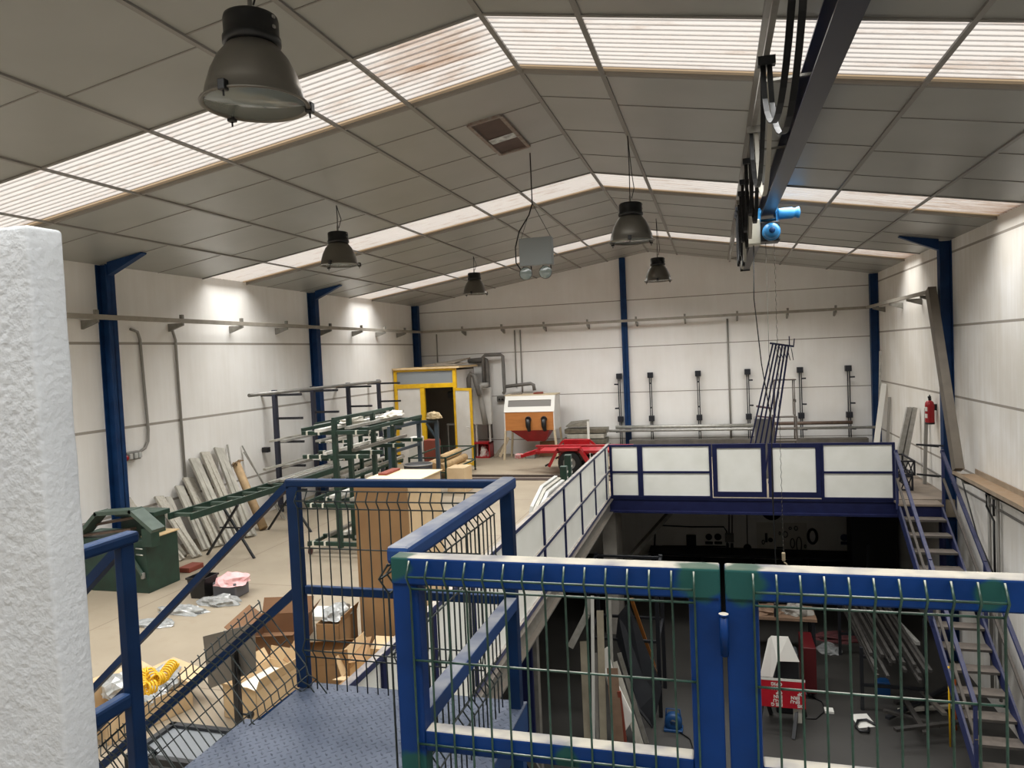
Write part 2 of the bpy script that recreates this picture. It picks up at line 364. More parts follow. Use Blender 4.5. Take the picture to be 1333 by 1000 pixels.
bg.inputs[0].default_value = (.93, .96, 1, 1); bg.inputs[1].default_value = WORLD
sc.view_settings.view_transform = 'Standard'; sc.view_settings.look = 'None'; sc.view_settings.gamma = 1
sc.view_settings.exposure = EXPO; sc.view_settings.use_curve_mapping = False
# rough plastered partition beside the photographer
mat('plaster', '#b3b6b9', .9, var='#a8abaf', scale=3, bump=.45, bscale=45)
pw = MB(); bm = bmesh.new()
x0, x1, y0, y1, z0, z1 = -2.6, -1.6, 1.385, 1.492, 1.2, 3.27
bmesh.ops.create_grid(bm, x_segments=1, y_segments=1, size=1); bm.free()
def lumpy_box(x0, x1, y0, y1, z0, z1, st=.05, amp=.004):
    mb = MB(); bm = bmesh.new(); bmesh.ops.create_cube(bm, size=1)
    for v in bm.verts: v.co = Vector(((x0+x1)/2+v.co.x*(x1-x0), (y0+y1)/2+v.co.y*(y1-y0), (z0+z1)/2+v.co.z*(z1-z0)))
    bmesh.ops.bevel(bm, geom=bm.edges[:], offset=.012, segments=3, affect='EDGES', profile=.5)
    for _ in range(6):
        le = [e for e in bm.edges if e.calc_length() > st*1.5]
        if not le: break
        bmesh.ops.subdivide_edges(bm, edges=le, cuts=1, use_grid_fill=True)
    from mathutils import noise
    for v in bm.verts:
        n = noise.noise_vector(v.co*7)*amp+noise.noise_vector(v.co*2.1)*amp*1.3; v.co += n
    bm.verts.index_update(); mb.add([v.co.copy() for v in bm.verts], [tuple(v.index for v in f.verts) for f in bm.faces], True); bm.free(); return mb
struct(lumpy_box(x0, x1, y0, y1, z0, z1), 'wall_partition', 'plaster')
# concrete walkway the photographer stands on
struct(MB().box((XP, YN, .95), (XR, 1.9, 1.19)), 'floor_walkway', 'slab_edge')
# ------------------------------------------------------------ landing, guard rails, gate
def mesh_panel(mb, o, u, n, L_, up, z0, z1, pitch=.06, r=.0028, folds=(), hz=(), foldd=.028):
    """welded wire panel: o origin, u along, up upwards, n out of plane; vertical wires every pitch; folds: heights of V creases"""
    o = Vector(o); u = Vector(u).normalized(); n = Vector(n); up = Vector(up).normalized(); cnt = int(L_/pitch+1e-6)
    zz = [(z0, 0.)]
    for f in sorted(folds): zz += [(f-.045, 0.), (f, foldd), (f+.045, 0.)]
    zz = [q for q in zz if z0 <= q[0] <= z1]+[(z1, 0.)]
    for k in range(cnt+1):
        b = o+u*(k*pitch)
        pts = [b+up*z+n*d for z, d in zz]; pts = [p for i, p in enumerate(pts) if i == 0 or (p-pts[i-1]).length > 1e-4]
        mb.tube(pts, r, 6)
    hs = [(h, 0.) for h in hz]
    for f in folds: hs += [(f-.045, 0.), (f, foldd), (f+.045, 0.)]
    for h, d in hs:
        if z0-1e-6 <= h <= z1+1e-6: mb.tube([o+up*h+n*(d-.004), o+up*h+n*(d-.004)+u*(cnt*pitch)], r, 6)
    return mb
ZD = 1.2
# checker plate landing
m = mat('checker_plate', '#464f60', .4, .2, var='#575f70', scale=7, amt=.4)
nt = m.node_tree; N = nt.nodes; L = nt.links; b = N['Principled BSDF']
g = N.new('ShaderNodeNewGeometry'); mp = N.new('ShaderNodeMapping'); mp.inputs['Rotation'].default_value = (0, 0, PI/4+.0); mp.inputs['Scale'].default_value = (1/.034,)*3; L.new(g.outputs['Position'], mp.inputs[0])
sp = N.new('ShaderNodeSeparateXYZ'); L.new(mp.outputs[0], sp.inputs[0])
def mth(op, a, b_=None, c_=None):
    x = N.new('ShaderNodeMath'); x.operation = op
    for i, v in enumerate((a, b_, c_)):
        if v is None: continue
        if isinstance(v, (int, float)): x.inputs[i].default_value = v
        else: L.new(v, x.inputs[i])
    return x.outputs[0]
fx = mth('FRACT', sp.outputs[0]); fy = mth('FRACT', sp.outputs[1]); par = mth('FLOORED_MODULO', mth('ADD', mth('FLOOR', sp.outputs[0]), mth('FLOOR', sp.outputs[1])), 2)
dx = mth('ABSOLUTE', mth('SUBTRACT', fx, .5)); dy = mth('ABSOLUTE', mth('SUBTRACT', fy, .5))
la = mth('SUBTRACT', 1, mth('ADD', mth('MULTIPLY', dx, 2.2), mth('MULTIPLY', dy, 7))); lb = mth('SUBTRACT', 1, mth('ADD', mth('MULTIPLY', dy, 2.2), mth('MULTIPLY', dx, 7)))
hgt = mth('ADD', mth('MULTIPLY', la, par), mth('MULTIPLY', lb, mth('SUBTRACT', 1, par))); hgt = mth('MINIMUM', mth('MAXIMUM', hgt, 0), .4)
bp = N.new('ShaderNodeBump'); bp.inputs['Strength'].default_value = 1; bp.inputs['Distance'].default_value = .02; L.new(hgt, bp.inputs['Height']); L.new(bp.outputs[0], b.inputs['Normal'])
t = thing('stair_landing', 'blue checker plate steel landing at the top of the steel stair', 'landing', (-1.55, 2.6, ZD))
MB().box((-2.16, 1.9, ZD-.006), (-.94, 3.34, ZD)).build('deck_plate', m, t)
f = MB()
f.box((-2.16, 1.9, ZD-.14), (-2.11, 3.34, ZD-.007)).box((-.99, 1.9, ZD-.14), (-.94, 3.34, ZD-.007)).box((-2.11, 3.29, ZD-.14), (-.99, 3.34, ZD-.007)).box((-2.11, 2.6, ZD-.12), (-.99, 2.65, ZD-.007))
f.build('edge_frame', 'blue_dark', t)
for x in (-2.12, -.98): MB().box((x-.03, 3.26, 0), (x+.03, 3.32, ZD-.14)).build('support_post', 'blue_dark', t)
# steel stair going down to the hall floor
t = thing('steel_stair', 'blue steel stair going down from the landing beside the plastered wall', 'stair', (-2.9, 2.7, 0))
for y in (2.16, 3.3):
    MB().bar((-2.17, y, ZD-.1), (-3.55, y, .06), .04, .16).build('stringer', 'blue_dark', t)
for k in range(1, 6):
    MB().box((-2.17-.235*k-.1, 2.19, ZD-.2*k-.03), (-2.17-.235*k+.14, 3.27, ZD-.2*k)).build('tread', 'checker_plate', t)
RZ = 2.3
def tube_rail(name, pts, w, h, m, par): 
    mb = MB()
    for p, q in zip(pts, pts[1:]): mb.bar(p, q, w, h)
    return mb.build(name, m, par)
# far guard rail of the landing, with the sloping stair rail welded to it
t = thing('guard_rail', 'blue guard rail with wire mesh across the far side of the checker plate landing', 'railing', (-1.6, 3.28, ZD))
for x in (-2.14,): MB().bbox((x-.036, 3.265, ZD), (x+.036, 3.305, RZ-.02), .006).build('post', 'blue_rail', t)
MB().bbox((-2.18, 3.262, RZ-.035), (-.97, 3.308, RZ+.005), .008).build('top_rail', 'blue_rail', t)
MB().bbox((-2.1, 3.27, 1.7), (-1.0, 3.3, 1.745), .006).build('middle_rail', 'blue_rail', t)
mesh_panel(MB(), (-2.09, 3.235, 0), (1,0,0), (0,-1,0), 1.03, (0,0,1), ZD+.02, RZ-.05, folds=(1.43, 2.205), hz=(1.955,), pitch=.0573, foldd=.028, r=.0036).build('wire_mesh', 'wire_dark', t)
t = thing('stair_rail', 'blue sloping handrail with tilted wire mesh on the far side of the stair', 'railing', (-2.7, 3.28, .8))
MB().bar((-2.16, 3.285, 2.285), (-3.62, 3.285, 1.0), .04, .035).build('handrail', 'blue_rail', t)
MB().bar((-2.16, 3.285, 1.71), (-3.62, 3.285, .53), .03, .045).build('lower_rail', 'blue_rail', t)
MB().bbox((-3.62, 3.25, 0), (-3.56, 3.31, 1.06), .006).build('post', 'blue_rail', t)
dn = Vector((-1.04, 0, -.84)).normalized(); upv = Vector((-.84, 0, 1.04)).normalized()*-1; upv = Vector((dn.z, 0, -dn.x)); 
upv = upv if upv.z > 0 else -upv
mesh_panel(MB(), Vector((-2.36, 3.235, 1.67))-upv*.56, dn, (0,-1,0), 1.45, upv, -.14, .56, folds=(.09, .5), hz=(.3,), pitch=.0573, foldd=.028, r=.0036).build('wire_mesh', 'wire_dark', t)
t = thing('stair_rail', 'blue sloping handrail on the near side of the stair, behind the plastered wall', 'railing', (-2.7, 2.17, .8))
MB().bar((-2.16, 2.175, 2.25), (-3.62, 2.175, .97), .04, .035).build('handrail', 'blue_rail', t)
MB().bar((-2.16, 2.175, 1.7), (-3.62, 2.175, .52), .04, .05).build('lower_rail', 'blue_rail', t)
MB().bbox((-3.62, 2.14, 0), (-3.56, 2.2, 1.03), .006).build('post', 'blue_rail', t)
mesh_panel(MB(), Vector((-2.25, 2.215, 1.67))-upv*.56, dn, (0,1,0), 1.45, upv, -.14, .56, folds=(.09, .5), hz=(.3,), pitch=.0573).build('wire_mesh', 'wire_dark', t)
# near left rail running back to the plastered wall
t = thing('guard_rail', 'short blue two-bar guard rail running behind the plastered wall', 'railing', (-2.13, 1.85, ZD))
MB().bbox((-2.15, 2.12, ZD), (-2.11, 2.18, RZ-.02), .006).build('post', 'blue_rail', t)
MB().bbox((-2.16, 1.5, RZ-.04), (-2.1, 2.2, RZ+.005), .012).build('top_rail', 'blue_rail', t)
MB().bbox((-2.155, 1.5, 1.665), (-2.105, 2.12, 1.72), .012).build('middle_rail', 'blue_rail', t)
# right-hand rail of the landing, over the pit
t = thing('guard_rail', 'blue guard rail with wire mesh between the landing and the pit, dusty grey top', 'railing', (-.98, 2.7, ZD))
mat('blue_dusty', '#153260', .45, var='#1c3a68', scale=6, dust='#87898f', spec=.2)
MB().bbox((-1.01, 3.255, ZD-.1), (-.95, 3.315, RZ-.03), .006).build('post', 'blue_rail', t)
MB().bbox((-1.02, 2.05, RZ-.045), (-.94, 3.33, RZ+.015), .015).build('top_rail', 'blue_dusty', t)
MB().bbox((-1.0, 2.05, 1.69), (-.94, 3.245, 1.75), .006).build('middle_rail', 'blue_dusty', t)
mesh_panel(MB(), (-1.03, 2.08, 0), (0,1,0), (-1,0,0), 1.15, (0,0,1), ZD+.02, RZ-.05, folds=(1.43, 2.2), hz=(1.955,), pitch=.0573, foldd=.032, r=.0036).build('wire_mesh', 'wire_dark', t)
# fixed mesh panel in front of the photographer and the hinged gate leaf
def leaf(t, x0, x1, wx0, wn, wp=.0597, left=True):
    fr = MB()
    MB().bbox((x0, 1.995, ZD), (x0+.085, 2.05, RZ-.06), .006).build('stile', 'blue_gate', t)
    MB().bbox((x1-.085, 1.995, ZD), (x1, 2.05, RZ-.06), .006).build('stile', 'blue_gate', t)
    # top rail: angle profile whose lip makes the groove behind the mesh
    fr.bbox((x0, 1.99, 2.215), (x1, 2.055, 2.30), .006)
    fr.build('top_rail', 'blue_gate', t)
    fr = MB(); fr.bbox((x0+.085, 1.995, 1.70), (x1-.085, 2.05, 1.765), .006); fr.build('middle_rail', 'blue_gate', t)
    MB().bbox((x0+.085, 1.995, ZD+.05), (x1-.085, 2.05, ZD+.11), .006).build('bottom_rail', 'blue_gate', t)
    mb = MB(); mesh_panel(mb, (wx0, 1.985, 0), (1,0,0), (0,-1,0), wp*(wn-1)+1e-4, (0,0,1), ZD+.04, 2.292, folds=(1.43, 2.25), hz=(1.985, 1.725), pitch=wp, r=.0034, foldd=.028)
    mb.build('wire_mesh', 'wire_green', t)
    return t
t = thing('mesh_fence', 'bright blue mesh fence panel fixed to the landing corner, left of the hinged gate', 'fence', (-.5, 2.0, ZD))
leaf(t, -.975, -.006, -.91, 15)
t = thing('mesh_gate', 'bright blue hinged gate leaf with wire mesh, right of the fixed fence panel', 'gate', (.4, 2.0, ZD))
leaf(t, .006, 1.2, .078, 11, .0582, False)
h = MB().tube([(0, 1.975, 2.07), (0, 1.975, 2.18)], .011, 16).tube([(0, 1.975, 2.178), (0, 1.975, 2.184)], .013, 16); h.build('hinge', 'blue_gate', t)
MB().tube([(0, 1.975, 1.36), (0, 1.975, 1.47)], .011, 16).build('hinge', 'blue_gate', t)

# ------------------------------------------------------------ parapets round the pit
PH = 1.04
t = thing('parapet', 'long white-panelled parapet with dark blue posts along the left edge of the pit', 'parapet', (XP+.02, 9, 0))
ys = [3.35, 4.1, 4.95, 5.85, 6.96, 8.55, 9.8, 11.1, 12.45, 13.75]
for i, y in enumerate(ys):
    MB().box((XP, y-.03, -.02), (XP+.05, y+.03, PH+(.12 if i == 4 else -.02))).build('post', 'purple_blue', t)
ye = ys+[14.18]
for i in range(len(ys)):
    a, b2 = ye[i]+.03, ye[i+1]-.03
    MB().box((XP+.015, a, .03), (XP+.03, b2, PH-.03)).build('panel', 'white_panel', t)
mat('dusty_blue', '#2a3052', .5, dust='#a8a097')
MB().bbox((XP, 3.3, PH-.03), (XP+.055, 14.22, PH+.015), .006).build('top_rail', 'dusty_blue', t)
MB().bbox((XP+.01, 6.99, .50), (XP+.055, 14.2, .545), .004).build('middle_rail', 'dusty_blue', t)
MB().box((XP+.005, 3.3, -.02), (XP+.06, 14.2, .03)).build('bottom_rail', 'dusty_blue', t)
t = thing('edge_beam', 'steel channel beam under the left parapet along the pit edge', 'beam', (XP, 9, -.3))
MB().box((XP+.005, 3.3, -.3), (XP+.03, 14.2, -.03)).box((XP+.03, 3.3, -.3), (XP+.1, 14.2, -.28)).box((XP+.03, 3.3, -.05), (XP+.1, 14.2, -.03)).build('web', 'galv', t)
# far parapet: panels and two framed gates
Y0 = 14.2
t = thing('parapet', 'white-panelled parapet with dark blue frames across the far end of the pit', 'parapet', (0.4, Y0, 0))
def fx(px): return at(px, 612, 'Y', Y0).x
xs = [fx(p) for p in (796, 832, 925)]; xr = [fx(p) for p in (1068, 1163)]
def frame(x0, x1, mids, par):
    for x in (x0, x1): MB().box((x-.025, Y0-.05, 0), (x+.025, Y0, PH)).build('post', 'purple_blue', par)
    for z in mids: MB().box((x0+.025, Y0-.05, z-.02), (x1-.025, Y0, z+.02)).build('rail', 'purple_blue', par)
    MB().box((x0+.02, Y0-.03, .02), (x1-.02, Y0-.015, PH-.02)).build('panel', 'white_panel', par)
frame(xs[0], xs[1], (.02, .5, PH-.02), t); frame(xs[1]+.052, xs[2], (.02, .5, PH-.02), t)
frame(xr[0]+.03, xr[1], (.02, .5, PH-.02), t)
for a, b2, lab in ((fx(927), fx(998), 'framed parapet gate with one large white pane, left of the pair above the pit'), (fx(999), fx(1069), 'framed parapet gate with one large white pane, right of the pair above the pit')):
    q = thing('parapet_gate', lab, 'gate', ((a+b2)/2, Y0, 0), group=None)
    a += .012; b2 -= .012; w_ = .085
    MB().box((a, Y0-.06, .03), (a+w_, Y0-.01, PH)).build('stile', 'purple_blue', q); MB().box((b2-w_, Y0-.06, .03), (b2, Y0-.01, PH)).build('stile', 'purple_blue', q)
    MB().box((a+w_, Y0-.06, .03), (b2-w_, Y0-.01, .13)).build('rail', 'purple_blue', q); MB().box((a+w_, Y0-.06, PH-.08), (b2-w_, Y0-.01, PH)).build('rail', 'purple_blue', q)
    MB().box((a+w_, Y0-.04, .13), (b2-w_, Y0-.025, PH-.08)).build('panel', 'white_panel', q)
t = thing('edge_beam', 'deep dark blue steel beam under the far parapet of the pit', 'beam', (.5, Y0, -.3))
bm_ = MB().box((XP, Y0-.04, -.04), (XR-.9, Y0-.002, 0)).box((XP, Y0-.02, -.26), (XR-.9, Y0-.002, -.04)).box((XP, Y0-.09, -.3), (XR-.9, Y0-.002, -.26)); bm_.build('beam', 'purple_blue', t)
# ------------------------------------------------------------ steel columns on the walls
def h_column(x, y, side, z0, z1, lab, d=.19, w=.16, bracket=True, along='X', grp=None):
    """H-section column: flanges face along the wall normal; side = +1 stands to the +X side of a left wall"""
    t = thing('steel_column', lab, 'column', (x, y, z0), grp)
    m_ = MB()
    if along == 'X':
        xa, xb = x, x+side*d
        m_.box((xa, y-w/2, z0), (xa+side*.014, y+w/2, z1)).box((xb-side*.014, y-w/2, z0), (xb, y+w/2, z1)).box((xa, y-.006, z0), (xb, y+.006, z1))
    else:
        m_.box((x-w/2, y, z0), (x+w/2, y-.014, z1)).box((x-w/2, y-d+.014, z0), (x+w/2, y-d, z1)).box((x-.006, y, z0), (x+.006, y-d, z1))
    m_.build('shaft', 'blue_dark', t)
    if bracket:
        b = MB(); xb = x+side*d; L_ = .62; e = x+side*(d+L_)
        b.add([(xb, y-.05, roofz(xb)-.2), (xb, y+.05, roofz(xb)-.2), (e, y+.05, roofz(e)-.03), (e, y-.05, roofz(e)-.03),
               (xb, y-.05, roofz(xb)-.01), (xb, y+.05, roofz(xb)-.01), (e, y+.05, roofz(e)-.01), (e, y-.05, roofz(e)-.01)],
              [(0,1,2,3),(4,7,6,5),(0,4,5,1),(1,5,6,2),(2,6,7,3),(3,7,4,0)])
        b.build('rafter_end', 'blue_dark', t)
    return t
h_column(XL, 8.62, 1, 0, roofz(XL)-.01, 'dark blue steel column on the left wall beside the green machine')
h_column(XL, 14.3, 1, 0, roofz(XL)-.01, 'dark blue steel column on the left wall behind the pipe rack')
h_column(XL, 20.0, 1, 0, roofz(XL)-.01, 'dark blue steel column in the far left corner behind the yellow booth', bracket=False)
h_column(XR, 14.25, -1, -2.9, roofz(XR)-.01, 'dark blue steel column on the right wall behind the slanting channel', bracket=True)
h_column(XR, 20.1, -1, 0, roofz(XR)-.01, 'dark blue steel column in the far right corner', bracket=False, w=.16)
h_column(-2.4, YF, 1, 0, roofz(-2.4)-.01, 'dark blue steel column in the middle of the far wall', bracket=False, along='Y', w=.16, d=.12)
mat('pvc_grey', '#8f8c86', .5)
# perimeter cable duct on brackets
mat('duct_beige', '#9c968b', .5, .1, var='#8b857a', scale=6, dust='#a08b74')
t = thing('cable_duct', 'grey steel cable duct on brackets running round the hall walls', 'cable duct', (0, 12, 3.6))
zt = 3.70; r = MB(); xa = XL+.29
MB().bbox((xa-.05, YN+.2, zt-.035), (xa, 20.02, zt+.035), .004).build('duct_run', 'duct_beige', t)
MB().bbox((xa, 19.97, zt-.035), (3.70, 20.02, zt+.035), .004).build('duct_run', 'duct_beige', t)
MB().bbox((3.70, 14.45, zt-.035), (3.76, 20.02, zt+.035), .004).build('duct_run', 'duct_beige', t)
# slanting channel dropping down the right wall, then the low ledge duct
s_ = MB(); s_.bar((3.7, 14.32, zt+.03), (3.7, 13.0, .74), .2, .13, up=(1,0,0)); s_.build('drop_channel', mat('duct_brown', '#6e665b', .5, .1, var='#625a50', scale=4), t)
s_ = MB().box((3.64, 4, .64), (3.98, 13.1, .66)).box((3.64, 4, .64), (3.655, 13.1, .72)).box((3.965, 4, .64), (3.98, 13.1, .74)); s_.build('ledge_duct', mat('ledge_m', '#9d8d7a', .6, var='#867663', scale=5, dust='#8f7559'), t)
def wall_bracket(p, q, wdir):
    p = Vector(p); q = Vector(q); m_ = MB()
    d = Vector(wdir)*.022
    m_.add([p+d, q+d, q+Vector((0,0,-.04))+d, p+Vector((0,0,-.13))+d, p-d, q-d, q+Vector((0,0,-.04))-d, p+Vector((0,0,-.13))-d], [(0,1,2,3),(7,6,5,4),(0,4,5,1),(1,5,6,2),(2,6,7,3),(3,7,4,0)])
    return m_.build('bracket', 'galv', t)
for y in (7.2, 8.25, 9.95, 11.5, 12.95, 14.7, 16.2, 17.5, 18.8): wall_bracket((XL+.005, y, zt-.035), (xa+.0, y, zt-.035), (0,1,0)); MB().box((XL+.24, y-.025, zt+.035), (XL+.29, y+.025, zt+.1)).build('bracket_clip', 'galv', t)
for x in (-7.1, -5.9, -4.65, -3.4, -2.05, -.75, .6, 1.85, 3.0): wall_bracket((x, YF-.005, zt-.035), (x, 19.97, zt-.035), (1,0,0)); MB().box((x-.025, 19.97, zt+.035), (x+.025, 20.03, zt+.1)).build('bracket_clip', 'galv', t)
for y in (19.3, 17.6, 16.1, 15.1): wall_bracket((XR-.005, y, zt-.035), (3.72, y, zt-.035), (0,1,0))
for y in (12.6, 11.4, 10.2, 9.0, 7.8): wall_bracket((XR-.005, y, .64), (3.64, y, .64), (0,1,0))
for y in (12.45, 12.1): MB().tube([(3.95, y, .64), (3.95, y, ZB+.3)], .025, 8).build('down_pipe', 'pvc_grey', t)
# conduits on the walls
def conduit(pts, lab, r=.022, m_='pvc_grey', grp=None):
    return solo(MB().tube(pts, r, 8), 'conduit_pipe', m_, lab, 'pipe', grp)
xw = XL+.03
conduit([(xw, 9.1, 3.56), (xw, 9.24, 3.52), (xw, 9.28, 3.4), (xw, 9.33, 1.98), (xw, 9.31, 1.8), (xw, 9.24, 1.7), (xw, 9.06, 1.64)], 'grey conduit bending down the left wall to the socket box')
conduit([(xw, 9.98, 3.6), (xw, 10.05, 3.4), (xw, 10.08, .6)], 'straight grey conduit down the left wall above the leaning planks')
t = thing('socket_box', 'grey industrial socket box with red plug on the left wall', 'socket box', (XL+.05, 8.9, 1.56))
MB().bbox((XL+.005, 8.8, 1.56), (XL+.1, 9.08, 1.69), .012).build('housing', 'grey_metal', t)
for y in (8.86, 8.96, 9.04): MB().bbox((XL+.1, y-.03, 1.585), (XL+.13, y+.03, 1.665), .006).build('socket_lid', mat('lid_grey', '#b8b8b4', .4), t)
MB().lathe([(0,-.04),(.045,-.04),(.045,.03),(.03,.05),(0,.05)], (XL+.1, 8.76, 1.61), 16, axis='Y').build('red_plug', 'red_paint', t)
for xx, z0, lab in ((-5.59, 1.95, 'thin conduit down the far wall left of its twin, above the blasting cabinet'), (-5.42, 1.8, 'thin conduit down the far wall right of its twin, above the blasting cabinet'), (-8.02, 2.7, 'thin grey conduit down the far wall above the yellow booth')):
    conduit([(xx, YF-.03, 3.62), (xx-.01, YF-.03, z0)], lab, .02)
conduit([(.35, YF-.03, 3.62), (.35, YF-.03, .05)], 'thin grey conduit down the far wall between the tube supports', .025)

# ------------------------------------------------------------ crane runway, festoon and hoist
t = thing('runway_beam', 'dark blue steel I-beam runway hanging under the roof along the hall', 'beam', (.82, 12, 4.83))
ib = MB(); ib.box((.74, -3, 4.83), (.92, 19.7, 4.845)).box((.74, -3, 5.065), (.92, 19.7, 5.08)).box((.826, -3, 4.845), (.834, 19.7, 5.065)); ib.build('beam', 'runway_blue' if 'runway_blue' in MATS else mat('runway_blue', '#10162e', .3, .2), t)
for y in (3, 8.6, 14.3, 19.4): MB().box((.79, y-.04, 5.08), (.87, y+.04, roofz(.83)-.005)).build('hanger', 'black_metal', t)
MB().box((.7, 19.7, 4.8), (.94, 19.72, 5.09)).build('end_stop', 'black_metal', t)
t = thing('festoon_track', 'galvanised festoon track left of the runway beam carrying looped flat cables', 'cable track', (.45, 12, 4.9))
MB().box((.40, -2, 4.94), (.44, 18.6, 4.975)).build('track', 'grey_metal', t)
for y in (2.2, 4.2, 6.2, 8.35, 10.6, 13, 15.5, 18.3): MB().bar((.42, y, 4.99), (.8, y, 5.0), .035, .02).build('bracket_arm', 'galv', t)
random.seed(5)
ty = [1.5, 3.4, 5.55, 7.25, 8.45, 9.5, 10.2, 10.8, 11.3, 11.65, 11.95]
for i, y in enumerate(ty):
    MB().box((.36, y-.035, 4.88), (.48, y+.035, 4.94)).build('cable_trolley', 'black_metal' if i not in (3, 7) else 'galv', t)
mat('cable_black', '#0b0b0d', .5); mat('cable_pale', '#a9a69c', .5)
for i in range(len(ty)-1):
    for j, (dx, m_) in enumerate(((-.025, 'cable_black'), (.02, 'cable_black' if i % 2 else 'cable_pale'))):
        a, b2 = ty[i], ty[i+1]; dep = (.66, .74)[j] if i > 0 else .5
        if i > 5: dep += .1
        c = MB(); n = 14; pts = []
        for k in range(n+1):
            u = k/n; xx = (a+b2)/2+(b2-a)/2*math.cos(PI*(1-u))*(1-.35*math.sin(PI*u)); pts.append((.42+dx, xx, 4.88-dep*math.sin(PI*u)**.6))
        for p, q in zip(pts, pts[1:]): c.bar(p, q, .035, .008, up=(0, 1, .01) if abs(p[2]-q[2]) > abs(p[1]-q[1]) else (0,0,1), ext=.002)
        c.build('flat_cable', m_, t)
mat('hoist_blue', '#2d7fb8', .35, var='#2570a6', scale=10)
HY = 11.75
t = thing('chain_hoist', 'electric chain hoist with bright blue motors under the runway beam', 'hoist', (.86, HY, 4.4))
MB().bbox((.72, HY-.16, 4.44), (1.0, HY+.2, 4.74), .02).build('housing', 'black_metal', t)
MB().lathe([(0,-.26),(.07,-.26),(.1,-.24),(.115,-.2),(.115,-.12),(.13,-.11),(.13,-.05),(0,-.05)], (.87, HY-.12, 4.57), 24, axis='Y').build('motor', 'hoist_blue', t)
MB().lathe([(0,0),(.04,0),(.045,.012),(0,.012)], (.87, HY-.39, 4.57), 16, axis='Y').build('motor_boss', 'blue_dark', t)
tr = MB(); tr.box((.7, HY-.12, 4.74), (.73, HY+.15, 4.95)).box((.95, HY-.12, 4.74), (.98, HY+.15, 4.95)).tube([(.72, HY, 4.78), (.96, HY, 4.78)], .02, 8); tr.build('trolley', 'hoist_blue', t)
for x in (.735, .945):
    for y in (HY-.08, HY+.1): MB().lathe([(0,-.012),(.045,-.012),(.045,.012),(0,.012)], (x, y, 4.885), 16, axis='X').build('wheel', 'hoist_blue', t)
MB().lathe([(0,0),(.07,0),(.085,.02),(.085,.2),(.07,.22),(.07,.25),(.085,.27),(.085,.3),(0,.32)], (.98, HY-.1, 4.84), 20, axis='X').build('travel_motor', 'hoist_blue', t)
MB().bbox((.5, HY-.2, 4.4), (.72, HY+.05, 4.78), .02).build('control_box', mat('box_cream', '#b7b3a4', .45), t)
MB().tube([(.8, HY, 4.44), (.8, HY, -.35)], .004, 6).build('chain', mat('chain_m', '#4a4740', .5, .6), t)
ch = MB(); 
for k in range(70):
    z = 4.44-.0-.068*k-.02; ch.tube([(.92, HY-.05, z), (.92+(.006 if k%2 else -.006), HY-.05, z-.034), (.92, HY-.05, z-.068)], .004, 5)
ch.build('chain', 'chain_m', t)
hk = MB().bbox((.895, HY-.075, -.46), (.945, HY-.025, -.33), .01); pts = [(.92+.045*math.cos(a), HY-.05, -.53+.045*math.sin(a)) for a in [PI/2-k*PI/9 for k in range(0, 13)]]; hk.tube(pts, .011, 8)
hk.build('hook', mat('hook_steel', '#b8a88c', .4, .5), t)
pc = MB(); pts = [(.62, HY-.1, 4.42), (.6, HY-.1, 3.6), (.68, HY-.1, 2.6), (.8, HY-.1, 1.7), (.78, HY-.12, .6), (.8, HY-.12, -.6), (.78, HY-.12, -1.1)]; pc.tube(pts, .009, 6); pc.build('pendant_cable', 'cable_black', t)
MB().bbox((.75, HY-.15, -1.32), (.81, HY-.09, -1.1), .01).build('pendant_control', 'black_plastic', t)

# ------------------------------------------------------------ high bay lamps
mat('reflector_m', '#6a665e', .38, .55)
mat('lamp_glass', '#8d948f', .12, spec=1., alpha=.75)
mat('reflector_in', '#c9cdc8', .25, .5)
def make_lamp(loc, ztop, lab):
    t = thing('high_bay_lamp', lab, 'lamp', loc, 'high bay lamps hanging from the roof'); t['_o'] = (0,0,0)
    ho = MB().lathe([(0,.445),(.12,.445),(.134,.437),(.138,.42),(.138,.335),(.146,.33),(.146,.3),(.13,.29),(0,.29)], n=36).build('ballast_housing', 'black_plastic', t)
    s = MB()
    for k in range(2): s.bbox((.09, -.02+.0*k, .36+.05*k), (.146, .0, .375+.05*k), .003)
    s.tube([(0,0,.43),(0,0,.53)], .012, 8); s.build('screw', 'grey_metal', ho)
    MB().lathe([(.1,.31),(.13,.285),(.178,.225),(.215,.15),(.24,.07),(.252,.01),(.272,0),(.275,-.008),(.268,-.012),(.254,-.008),(.242,.01),(.23,.07),(.205,.14),(.165,.22),(.1,.27)], n=96, rib=.006).build('reflector', 'reflector_m', t)
    MB().lathe([(0,-.004),(.25,-.004),(.25,.002),(0,.002)], n=48).build('glass', 'lamp_glass', t)
    MB().lathe([(0,.24),(.05,.24),(.07,.2),(.07,.12),(.04,.07),(0,.06)], n=20).build('bulb', 'reflector_in', t)
    for a in (.65, 2.65, 4.75):
        c, s_ = math.cos(a), math.sin(a); x, y = .272*c, .272*s_
        MB().bbox((x-.02, y-.02, -.025), (x+.02, y+.02, .03), .006).tube([(x, y, -.02), (x, y, -.05)], .005, 6).build('clip', 'black_plastic', t)
    h = ztop-loc[2]
    MB().tube([(0,0,.52),(.004,0,.52+(h-.52)*.5),(0,0,h)], .006, 6).build('hanger_cord', 'black_plastic', t)
    MB().tube([(.02,0,.5),(.05,.02,.62),(.03,.01,.8 if h > 1 else .52+(h-.52)*.6),(0,0,h)], .005, 6).build('power_cord', 'black_plastic', t)
    return t
make_lamp((-2.25, 3.31, 4.26), roofz(-2.25)-.01, 'large high bay lamp nearest the viewer, ribbed reflector with black housing, top of photo')
make_lamp((-4.94, 9.0, 4.25), roofz(-4.94)-.01, 'high bay lamp hanging before the left wall, nearer of the two on that side')
make_lamp((-4.94, 14.85, 4.26), roofz(-4.94)-.01, 'small distant high bay lamp on the left, in front of the third skylight')
